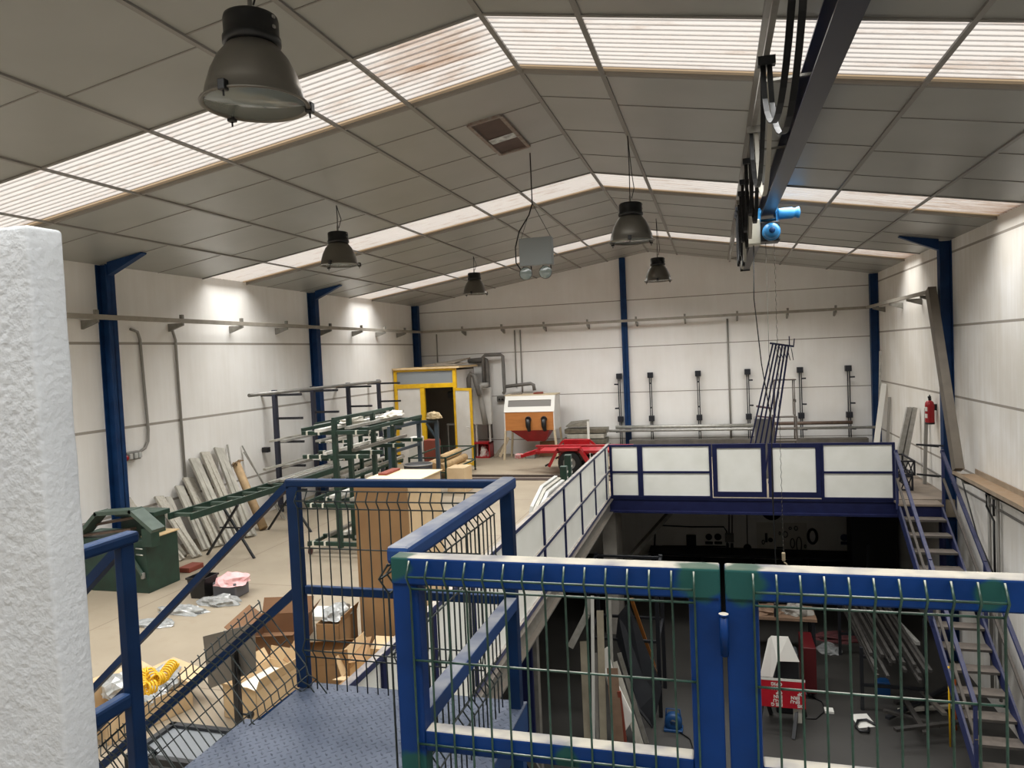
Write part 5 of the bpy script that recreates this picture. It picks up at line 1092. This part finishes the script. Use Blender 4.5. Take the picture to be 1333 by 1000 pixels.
# black framed grey cabinet beside the stair
t = thing('framed_cabinet', 'low grey panelled cabinet with black frame below the landing edge', 'cabinet', (-3.2, 3.9, 0))
a = at(200, 952, 'Z', .62); b2 = at(312, 964, 'Z', .62)
xa, xb_, ya, yb2 = -3.45, -2.3, 3.42, 3.78
f_ = MB()
for x in (xa, xb_):
    for y in (ya, yb2): f_.box((x-.02, y-.02, 0), (x+.02, y+.02, .62))
for z in (.05, .6):
    f_.bar((xa,ya,z),(xb_,ya,z),.04,.04).bar((xa,yb2,z),(xb_,yb2,z),.04,.04).bar((xa,ya,z),(xa,yb2,z),.04,.04).bar((xb_,ya,z),(xb_,yb2,z),.04,.04)
f_.build('frame', 'black_metal', t)
MB().box((xa+.02, ya+.02, .585), (xb_-.02, yb2-.02, .6)).box((xa+.02, ya+.005, .07), (xb_-.02, ya+.015, .58)).box((xa+.005, ya+.02, .07), (xa+.015, yb2-.02, .58)).box((xa+.02, ya+.02, .3), (xb_-.02, yb2-.02, .31)).build('panel', mat('panel_grey', '#787c80', .4), t)
MB().tube([(xa-.0, ya-.0, .64), (xa+.1, ya, .7), (xa+.2, ya, .64)], .01, 6).build('handle', 'black_plastic', t)
# things behind the left parapet
t = thing('panel_stack', 'white framed panels leaning together behind the left parapet', 'panels', (-2.4, 9, 0))
for k in range(3):
    x = XP-.05-.062*k; z1_ = 1.08+.02*k; MB().sheet([(x-.12, 8.2+.1*k, .0), (x-.12, 9.9+.05*k, .0), (x, 10.1+.05*k, z1_), (x, 9.1+.1*k, z1_+.02), (x-.02, 8.6+.1*k, z1_-.15)], .045).build('panel', 'alu_dull' if k == 1 else 'lid_grey', t)
t = thing('clamp_post', 'dark green steel clamp posts standing up behind the left parapet before the trailer wheel', 'post', (XP-.12, 10.7, 0))
for dy, zt2 in ((0, 1.2), (.35, 1.32)):
    MB().bbox((XP-.16, 10.5+dy, 0), (XP-.06, 10.62+dy, zt2), .006).build('post', gp, t)
    for j in range(5): MB().box((XP-.055, 10.53+dy, zt2-.1-.09*j), (XP-.05, 10.58+dy, zt2-.07-.09*j)).build('white_mark', 'tape_white', t)
solo(MB().bbox((-2.62, 11.9, 0), (-2.42, 12.3, .62), .006), 'cardboard_strip', 'cardboard', 'narrow brown cardboard piece standing behind the white framed panels', 'cardboard')
for k, (x, y, sx, sy, h, rz_, lab) in enumerate(((-4.3, 8.0, .5, .12, .02, .2, 'small white strip on the floor left of the tall carton, farther one'), (-4.35, 7.3, .5, .35, .04, .1, 'white flat package on the floor left of the tall carton'), (-4.65, 7.1, .3, .3, .03, -.2, 'smaller white sheet beside the flat package on the floor'))):
    s = MB().bbox((-sx/2, -sy/2, 0), (sx/2, sy/2, h), .004).xform(Matrix.Translation((x, y, .001)) @ Matrix.Rotation(rz_, 4, 'Z')); solo(s, 'white_package', 'white_paint', lab, 'package')
t = thing('cable_reel', 'small black caster reel lying beside the tall carton on the white package', 'reel', (-3.8, 7.2, 0))
MB().lathe([(0,-.06),(.07,-.06),(.07,-.04),(.035,-.035),(.035,.035),(.07,.04),(.07,.06),(0,.06)], (-3.78, 7.25, .072), 20, axis='X').build('reel', 'black_plastic', t)
# ------------------------------------------------------------ down in the pit
mat('low_white', '#a09b93', .8, var='#8b867e', scale=4)
for k, (y, lab) in enumerate(((8.0, 'dark blue steel post with grey side under the left edge of the pit'),)):
    t = thing('steel_column', lab, 'column', (XP-.1, y, ZB)); MB().box((XP-.16, y-.08, ZB), (XP-.02, y+.08, -.3)).build('shaft', 'purple_blue', t); MB().box((XP-.02, y-.03, ZB), (XP+.03, y+.08, -.3)).build('side_plate', 'galv', t)
solo(MB().box((-2.32, 14.5, ZB), (-2.05, 15.4, -.3)), 'concrete_pillar', 'low_white', 'whitish concrete pillar under the far left corner of the pit', 'pillar')
solo(MB().bar((-2.0, 15.6, -1.7), (-.6, 17.0, -.34), .1, .1), 'diagonal_brace', 'galv', 'grey diagonal steel brace under the slab beyond the whitish pillar', 'brace')
solo(MB().bar((XP+.02, 7.0, -1.0), (XP+.3, 7.2, -1.75), .1, .03, up=(0,1,0)), 'hanging_board', 'galv', 'short grey board hanging at a slant by the blue pit post', 'board')
# boards and sheets leaning in a bundle
def board(bpx, tpx, w_, m_, lab, yb_=None, yt=10.9, th=.03, name='leaning_board', cat='board'):
    b2 = at(bpx[0], bpx[1], 'Z', ZB+.01) if yb_ is None else at(bpx[0], bpx[1], 'Y', yb_)
    tp = at(tpx[0], tpx[1], 'Y', yt)
    if yb_ is not None and b2.z < ZB+.3: b2.z = ZB+.01
    return solo(MB().bar(b2, tp, w_, th, up=(0,1,0)), name, m_, lab, cat)
mat('board_cream', '#9c937f', .7, var='#877e6c', scale=5); mat('board_grey', '#8f8b84', .6, var='#7c7871', scale=6); mat('board_dark', '#24262b', .5, var='#1b1d21', scale=5); mat('board_brown', '#7d6450', .7, var='#6b5443', scale=6)  # board colours darkened slightly, with the pit's deep shade put into them
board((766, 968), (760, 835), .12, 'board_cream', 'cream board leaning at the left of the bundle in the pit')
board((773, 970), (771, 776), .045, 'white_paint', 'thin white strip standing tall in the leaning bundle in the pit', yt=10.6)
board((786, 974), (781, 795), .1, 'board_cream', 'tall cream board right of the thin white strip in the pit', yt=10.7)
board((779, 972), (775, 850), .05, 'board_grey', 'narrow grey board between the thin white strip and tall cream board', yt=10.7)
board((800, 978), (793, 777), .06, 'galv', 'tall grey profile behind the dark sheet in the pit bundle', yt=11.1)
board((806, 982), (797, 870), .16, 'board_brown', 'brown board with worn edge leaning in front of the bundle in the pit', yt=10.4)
b_ = solo(MB().sheet([at(812, 955, 'Y', 10.3), at(826, 935, 'Y', 10.3), at(800, 880, 'Y', 10.55), at(791, 842, 'Y', 10.6), at(780, 850, 'Y', 10.6), at(790, 885, 'Y', 10.55)], .02), 'leaning_sheet', 'white_paint', 'bright white pointed sheet leaning across the pit bundle', 'sheet')
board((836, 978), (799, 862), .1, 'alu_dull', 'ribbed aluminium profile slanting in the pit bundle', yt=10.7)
board((842, 968), (806, 850), .06, 'galv', 'narrow grey rail slanting beside the ribbed profile in the pit', yt=10.8)
board((815, 975), (806, 900), .05, 'rust_red', 'short rust-red end piece at the front of the pit bundle', yt=10.3)
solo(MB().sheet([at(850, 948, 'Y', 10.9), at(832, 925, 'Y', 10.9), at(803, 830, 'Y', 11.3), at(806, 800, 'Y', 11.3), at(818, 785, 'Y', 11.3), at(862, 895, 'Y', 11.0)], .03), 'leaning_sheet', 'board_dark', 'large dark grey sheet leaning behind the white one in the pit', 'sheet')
solo(MB().bar(at(852, 868, 'Y', 12.2), at(822, 780, 'Y', 11.4), .05, .04, up=(0,1,0)), 'leaning_pole', mat('orange_pole', '#8f5a22', .5), 'orange-brown pole slanting above the dark sheet in the pit', 'pole')
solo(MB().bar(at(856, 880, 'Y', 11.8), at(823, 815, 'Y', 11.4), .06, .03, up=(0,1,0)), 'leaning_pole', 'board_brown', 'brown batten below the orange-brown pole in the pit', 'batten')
solo(MB().bar(at(742, 843, 'Y', 10.4), at(764, 800, 'Y', 10.6), .1, .03, up=(0,1,0)).bar(at(764, 800, 'Y', 10.6), at(768, 778, 'Y', 10.7), .1, .03, up=(0,1,0)), 'bent_profile', 'galv', 'bent grey profile sticking out left from the pit bundle', 'profile')
t = thing('board_rack', 'dark steel rack that holds the leaning boards under the left pit edge', 'rack', (-1.9, 11, ZB))
rk = MB()
for x in (-2.1, -1.0):
    for y in (11.3, 12.3): rk.box((x-.03, y-.03, ZB), (x+.03, y+.03, -.6))
for z in (-.65, -1.7): rk.bar((-2.1, 11.3, z), (-1.0, 11.3, z), .04, .04).bar((-2.1, 12.3, z), (-1.0, 12.3, z), .04, .04).bar((-2.1, 11.3, z), (-2.1, 12.3, z), .04, .04).bar((-1.0, 11.3, z), (-1.0, 12.3, z), .04, .04)
rk.build('frame', 'black_metal', t)
# small blue machine with cable
c0 = at(877, 950, 'Z', ZB)
t = thing('blue_machine', 'small blue coil machine with loose cable on the pit floor', 'machine', (c0.x, c0.y, ZB))
mat('mach_blue', '#123d6b', .4)
MB().lathe([(.05,-.07),(.12,-.07),(.13,-.05),(.13,.05),(.12,.07),(.05,.07),(.05,-.07)], (c0.x, c0.y, ZB+.135), 24, axis='Y').build('drum', 'mach_blue', t)
MB().bbox((c0.x-.14, c0.y-.1, ZB), (c0.x+.14, c0.y+.1, ZB+.04), .01).tube([(c0.x-.12, c0.y, ZB+.04), (c0.x-.1, c0.y, ZB+.32), (c0.x+.1, c0.y, ZB+.32), (c0.x+.12, c0.y, ZB+.04)], .012, 6).build('frame', 'mach_blue', t)
MB().tube([(c0.x+.1, c0.y-.1, ZB+.02), (c0.x+.25, c0.y-.25, ZB+.012), (c0.x+.3, c0.y-.5, ZB+.012), (c0.x+.1, c0.y-.7, ZB+.012)], .01, 6).build('cable', 'black_plastic', t)
# workbench with upside-down red sign
t = thing('saw_horse', 'dark folding workbench carrying the upside-down red sign in the pit', 'workbench', (.8, 11.3, ZB))
for x in (.55, 1.05):
    MB().bar((x-.12, 11.0, ZB), (x, 11.35, -2.36), .05, .05).bar((x+.12, 11.7, ZB), (x, 11.35, -2.36), .05, .05).build('leg_pair', 'black_metal', t)
MB().bbox((.45, 11.2, -2.36), (1.15, 11.6, -2.3), .01).build('bench_top', 'black_metal', t)
MB().bbox((.95, 11.18, -2.75), (1.07, 11.22, -2.5), .01).build('steel_plate', 'alu_dull', t)
t = thing('red_sign', 'red sign board with white lettering standing upside down on the pit workbench', 'sign', (.8, 11.15, -2.5))
s0, s1, sz0, sz1, sy = .42, 1.12, -2.5, -2.06, 11.12
MB().box((s0, sy, sz0), (s1, sy+.02, sz1)).build('board', mat('sign_red', '#b01326', .4, var='#9c1020', scale=6), t)
MB().box((s0, sy-.004, sz1-.035), (s1, sy+.02, sz1)).build('white_edge', 'white_paint', t)
def text(body, x, z, size, parent, m_='white_paint', rot=PI, y=sy-.004, name='lettering'):
    cu = bpy.data.curves.new(name, 'FONT'); cu.body = body; cu.size = size; cu.extrude = .001; cu.align_x = 'LEFT'; cu.offset = size*.035
    o = bpy.data.objects.new(name, cu); COL.objects.link(o); o.matrix_world = Matrix.Translation((x, y, z)) @ Matrix.Rotation(rot, 4, 'Y') @ Matrix.Rotation(PI/2, 4, 'X')
    bpy.context.view_layer.update(); dg = bpy.context.evaluated_depsgraph_get(); me = bpy.data.meshes.new_from_object(o.evaluated_get(dg)); me.name = name
    off = Vector(parent['_o']); me.transform(Matrix.Translation(-off) @ o.matrix_world)
    me.materials.clear(); me.materials.append(MATS[m_]); n_ = bpy.data.objects.new(name, me); COL.objects.link(n_); n_.parent = parent
    bpy.data.objects.remove(o); return n_
for xx, rows in ((1.1, (('DIS', -2.435), ('EF-U', -2.375), ('ERN', -2.315), ('OP', -2.255))), (.8, (('DIS G', -2.435), ('EF-U', -2.375), ('ERN', -2.315), ('OP', -2.255), ('CON', -2.19), ('OBIG', -2.125)))):
    for body, z in rows: text(body, xx - (.06 if body in ('EF-U', 'ERN') and xx > 1 else 0), z+.0, .066, t)
solo(MB().sheet([at(1003, 893, 'Y', 11.5), at(987, 890, 'Y', 11.5), at(1000, 832, 'Y', 11.6), at(1004, 828, 'Y', 11.6)], .01).sheet([at(1003, 893, 'Y', 11.5), at(1004, 828, 'Y', 11.6), at(1026, 829, 'Y', 11.6), at(1041, 862, 'Y', 11.55), at(1012, 861, 'Y', 11.5)], .01), 'folded_panel', 'white_paint', 'bright white folded panel standing behind the red sign in the pit', 'panel')
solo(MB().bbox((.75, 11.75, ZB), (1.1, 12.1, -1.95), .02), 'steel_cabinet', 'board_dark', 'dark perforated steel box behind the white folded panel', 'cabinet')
t = thing('red_toolbox', 'red tool trolley half hidden behind the sign bench in the pit', 'trolley', (1.4, 12.6, ZB))
MB().bbox((1.22, 12.3, ZB+.1), (1.42, 13.0, -2.05), .01).build('body', mat('tool_red', '#4a0b10', .4), t)
for y in (12.4, 12.9): MB().lathe([(0,-.02),(.05,-.02),(.05,.02),(0,.02)], (1.32, y, ZB+.05), 14, axis='X').build('caster', 'black_plastic', t)
t = thing('work_table', 'dark work table with brown cloth farther back in the pit', 'table', (.9, 13.9, ZB))
MB().box((.3, 13.6, -2.1), (1.6, 14.3, -2.05)).build('table_top', 'board_brown', t)
for x in (.36, 1.54):
    for y in (13.66, 14.24): MB().box((x-.03, y-.03, ZB), (x+.03, y+.03, -2.1)).build('leg', 'black_metal', t)
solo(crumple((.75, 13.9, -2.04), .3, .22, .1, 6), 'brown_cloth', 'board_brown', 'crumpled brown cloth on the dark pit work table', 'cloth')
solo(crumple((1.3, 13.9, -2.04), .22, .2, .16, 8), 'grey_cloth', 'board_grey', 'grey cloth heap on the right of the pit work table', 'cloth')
solo(crumple(tuple(at(1078, 846, 'Z', ZB)), .2, .25, .07, 7), 'white_bundle', 'plastic_film', 'whitish bundle on the dark pit floor beyond the red tool trolley', 'bundle')
solo(crumple(tuple(at(1090, 832, 'Z', ZB)), .45, .25, .1, 15), 'red_rags', mat('dull_red', '#5c2a2c', .8, var='#3f2022', scale=9), 'dull red rags on the floor behind the whitish bundle', 'rags')
p_ = [at(x, y, 'Z', ZB+.012) for x, y in ((1052, 905), (1070, 914), (1075, 925), (1062, 936), (1045, 935), (1030, 925))]
solo(MB().tube(p_, .01, 6), 'floor_cable', 'black_plastic', 'thin black cable looping on the floor right of the red sign', 'cable')
solo(MB().bbox(tuple(at(1074, 929, 'Z', ZB)), tuple(at(1080, 925, 'Z', ZB)+Vector((.05, .02, .04))), .004), 'small_plug', 'white_paint', 'tiny white plug at the end of the floor cable', 'plug')
# white paper with black magnet-shaped part
q = [at(x, y, 'Z', ZB+.002) for x, y in ((1107, 930), (1128, 929), (1142, 946), (1118, 948))]
solo(MB().sheet(q, .003), 'paper_sheet', 'white_paint', 'white paper sheet lying on the pit floor', 'paper')
q = [at(x, y, 'Z', ZB+.03) for x, y in ((1142, 945), (1128, 937), (1117, 938), (1114, 946), (1120, 952), (1130, 953), (1131, 948))]
solo(MB().tube(q, [.02]*7, 8), 'rubber_hose', 'black_plastic', 'short curved black hose lying on the white paper sheet', 'hose')
# profile rack by the stair
t = thing('profile_rack', 'dark low rack full of long steel bars under the right part of the pit', 'rack', (2.6, 13, ZB))
for y in (12.1, 14.2, 16.4):
    for x in (2.05, 2.95): MB().box((x-.025, y-.025, ZB), (x+.025, y+.025, -1.4 if x > 2.5 else -1.9)).build('post', 'black_metal', t)
    for z in (-2.5, -2.05): MB().bar((2.05, y, z), (2.95, y, z), .05, .04).build('arm', 'black_metal', t)
random.seed(31)
spots = ['lowest layer', 'second layer', 'upper layer']
mat('bar_dark', '#45423f', .5, .3, var='#302e2c', scale=9); k = 0
for L_ in range(3):
    for j in range(6):
        x = 2.15+j*.135+random.uniform(-.02, .02); z = -2.02+.052*L_; y0_ = 11.5+random.uniform(-.25, .5); 
        solo(MB().bar((x, y0_, z), (x+random.uniform(-.04, .04), 16.6-random.uniform(0, 1), z), .045, .045), 'steel_bar', 'bar_dark', 'dark steel bar on the %s of the pit rack, %s from its left side' % (spots[L_], ('first', 'second', 'third', 'fourth', 'fifth', 'sixth')[j]), 'bar', 'steel bars on the pit rack')
solo(MB().bar(at(1195, 838, 'Y', 12.3), at(1150, 790, 'Y', 14.5), .06, .05), 'white_bar', 'alu', 'long pale bar sticking out above the dark bars in the pit', 'bar')
random.seed(12)
for k, ((xa, ya), (xb_, yb2), m_, lab) in enumerate((((1165, 915), (1240, 905), 'bar_dark', 'dark bar on the pit floor pile, lying farthest back'), ((1170, 925), (1262, 918), 'alu_dull', 'pale flat bar crossing the pit floor pile'), ((1155, 935), (1235, 895), 'black_metal', 'black bar lying diagonally over the pit floor pile'), ((1150, 925), (1225, 945), 'bar_dark', 'dark bar lying the other diagonal of the floor pile'), ((1175, 905), (1205, 955), 'bar_dark', 'short bar pointing at the viewer in the floor pile'), ((1165, 950), (1250, 940), 'bar_dark', 'nearest dark bar of the pit floor pile'), ((1200, 900), (1230, 930), 'galv', 'light galvanised strip in the pit floor pile'))):
    a = at(xa, ya, 'Z', ZB+.03+.045*k); b2 = at(xb_, yb2, 'Z', ZB+.03+.045*k); solo(MB().bar(a, b2, .07, .04), 'scrap_bar', m_, lab, 'bar')
solo(MB().tube([at(1237, 972, 'Z', ZB), at(1237, 972, 'Z', ZB)+Vector((0,.0,1.15))], .013, 8), 'yellow_pole', 'yellow_paint', 'thin yellow pole standing beside the pit stair', 'pole')
solo(MB().tube([at(1244, 950, 'Z', ZB), at(1244, 950, 'Z', ZB)+Vector((0,.0,.75))], .02, 8), 'orange_tube', mat('orange_m', '#b8561c', .5), 'short orange tube standing behind the thin yellow pole', 'tube')
b0 = at(1149, 905, 'Z', ZB); solo(MB().bbox((b0.x-.1, b0.y-.1, ZB), (b0.x+.1, b0.y+.1, ZB+.25), .01), 'blue_box', 'mach_blue', 'small blue box at the foot of the pit bar rack', 'box')
# far lower wall: bench, tool board, conduits, gauges
YW = YF-.01
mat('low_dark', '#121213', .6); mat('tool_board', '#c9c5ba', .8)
t = thing('long_workbench', 'long low dark bench along the far wall down in the pit', 'workbench', (.8, 19.8, ZB))
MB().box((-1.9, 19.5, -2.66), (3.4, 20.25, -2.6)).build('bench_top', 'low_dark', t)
for x in (-1.8, -.5, .8, 2.1, 3.3): MB().box((x-.04, 19.55, ZB), (x+.04, 20.2, -2.66)).build('leg', 'low_dark', t)
BZ = -2.05
def wpx(x, y, d=.02): 
    p = at(x, y, 'Y', YW-d); return p
c = MB().tube([wpx(852, 716), wpx(853, 686), wpx(858, 684), wpx(900, 686), wpx(942, 686), wpx(946, 692), wpx(947, 716)], .02, 8).tube([wpx(862, 711), wpx(945, 711.5)], .02, 8)
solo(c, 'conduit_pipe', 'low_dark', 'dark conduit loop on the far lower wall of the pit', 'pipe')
for x in (949, 953): solo(MB().tube([wpx(x, 666), wpx(x, 694)], .016, 6), 'conduit_pipe', 'low_dark', 'thin dark conduit above the lower wall switch box, %s of the pair' % ('left' if x == 949 else 'right'), 'pipe')
solo(MB().tube([wpx(972, 666), wpx(973, 708)], .014, 6), 'conduit_pipe', 'low_dark', 'single dark cable dropping left of the pit tool board', 'cable')
def wbox(x0, y0, x1, y1, d, name, m_, lab, cat, shape='box'):
    a = wpx(x0, y1, 0); b2 = wpx(x1, y0, 0)
    if shape == 'disc':
        r_ = (b2.x-a.x)/2; return solo(MB().lathe([(0,-d),(r_*.8,-d),(r_,-d*.4),(r_,0)], ((a.x+b2.x)/2, YW, (a.z+b2.z)/2), 24, axis='Y'), name, m_, lab, cat)
    if shape == 'ring':
        r_ = (b2.x-a.x)/2; n_ = 20; cc = ((a.x+b2.x)/2, (a.z+b2.z)/2); rz_ = (b2.z-a.z)/2
        return solo(MB().tube([(cc[0]+(r_-.02)*math.cos(k*2*PI/n_), YW-.03, cc[1]+(rz_-.02)*math.sin(k*2*PI/n_)) for k in range(n_+1)], d, 8), name, m_, lab, cat)
    return solo(MB().bbox((a.x, YW-d, a.z), (b2.x, YW, b2.z), .01), name, m_, lab, cat)
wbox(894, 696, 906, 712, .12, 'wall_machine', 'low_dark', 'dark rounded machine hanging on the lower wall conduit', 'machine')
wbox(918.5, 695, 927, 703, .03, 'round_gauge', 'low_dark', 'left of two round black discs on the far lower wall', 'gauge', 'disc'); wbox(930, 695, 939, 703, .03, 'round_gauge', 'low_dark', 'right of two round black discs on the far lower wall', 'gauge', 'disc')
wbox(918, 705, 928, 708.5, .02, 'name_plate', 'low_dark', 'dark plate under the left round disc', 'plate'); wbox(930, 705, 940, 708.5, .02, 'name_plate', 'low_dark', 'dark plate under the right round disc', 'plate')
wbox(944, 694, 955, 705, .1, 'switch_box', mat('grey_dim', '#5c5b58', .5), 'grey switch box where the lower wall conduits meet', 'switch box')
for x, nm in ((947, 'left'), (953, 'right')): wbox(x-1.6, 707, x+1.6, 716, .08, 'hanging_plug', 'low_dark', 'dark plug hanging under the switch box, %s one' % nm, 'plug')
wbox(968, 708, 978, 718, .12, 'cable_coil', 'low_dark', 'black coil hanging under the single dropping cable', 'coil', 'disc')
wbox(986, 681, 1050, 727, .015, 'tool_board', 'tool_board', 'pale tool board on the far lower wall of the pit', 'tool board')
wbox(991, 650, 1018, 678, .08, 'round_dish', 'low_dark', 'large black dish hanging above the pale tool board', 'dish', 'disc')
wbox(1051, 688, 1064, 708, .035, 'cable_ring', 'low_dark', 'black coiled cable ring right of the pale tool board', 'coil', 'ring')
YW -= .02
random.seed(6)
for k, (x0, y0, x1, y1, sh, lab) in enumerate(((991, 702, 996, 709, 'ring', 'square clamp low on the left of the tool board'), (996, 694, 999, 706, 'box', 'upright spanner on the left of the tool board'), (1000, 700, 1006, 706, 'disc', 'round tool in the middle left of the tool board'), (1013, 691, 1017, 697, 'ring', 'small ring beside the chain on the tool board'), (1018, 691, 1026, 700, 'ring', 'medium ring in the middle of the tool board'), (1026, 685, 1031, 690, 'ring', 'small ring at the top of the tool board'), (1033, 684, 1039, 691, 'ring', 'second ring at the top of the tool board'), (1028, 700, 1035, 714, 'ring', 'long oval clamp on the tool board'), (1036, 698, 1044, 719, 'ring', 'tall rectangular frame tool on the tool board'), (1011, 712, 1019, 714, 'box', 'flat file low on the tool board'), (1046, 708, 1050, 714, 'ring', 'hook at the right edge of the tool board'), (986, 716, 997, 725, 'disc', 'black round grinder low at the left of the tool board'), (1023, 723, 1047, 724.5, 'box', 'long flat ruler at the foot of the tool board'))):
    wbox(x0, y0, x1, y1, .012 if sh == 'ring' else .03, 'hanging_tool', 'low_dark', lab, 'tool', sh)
YW += .02
wbox(1094, 696, 1104, 704, .03, 'safety_sign', mat('sign_blue', '#22305a', .5), 'round blue safety sign on the far lower wall', 'sign', 'disc'); wbox(1094.5, 705, 1105, 709, .02, 'sign_plate', 'sign_blue', 'dark blue plate under the round safety sign', 'plate')
for k, (y, w_, lab) in enumerate(((687, 18, 'upper dark wall bracket shelf right of the blue sign'), (701, 10, 'middle dark wall bracket shelf right of the blue sign'), (711.5, 20, 'lower dark wall bracket shelf right of the blue sign'))):
    a = wpx(1143-w_, y+1, 0); b2 = wpx(1143, y-1, 0); solo(MB().box((a.x, YW-.3, a.z), (b2.x, YW, b2.z)).box((a.x, YW-.3, a.z), (a.x+.03, YW-.27, a.z+.14)), 'wall_shelf', 'low_dark', lab, 'shelf')
solo(MB().box((2.95, 18.2, ZB), (3.9, 18.9, -.34)), 'dark_locker', 'low_dark', 'tall dark locker under the platform at the right of the pit', 'locker')
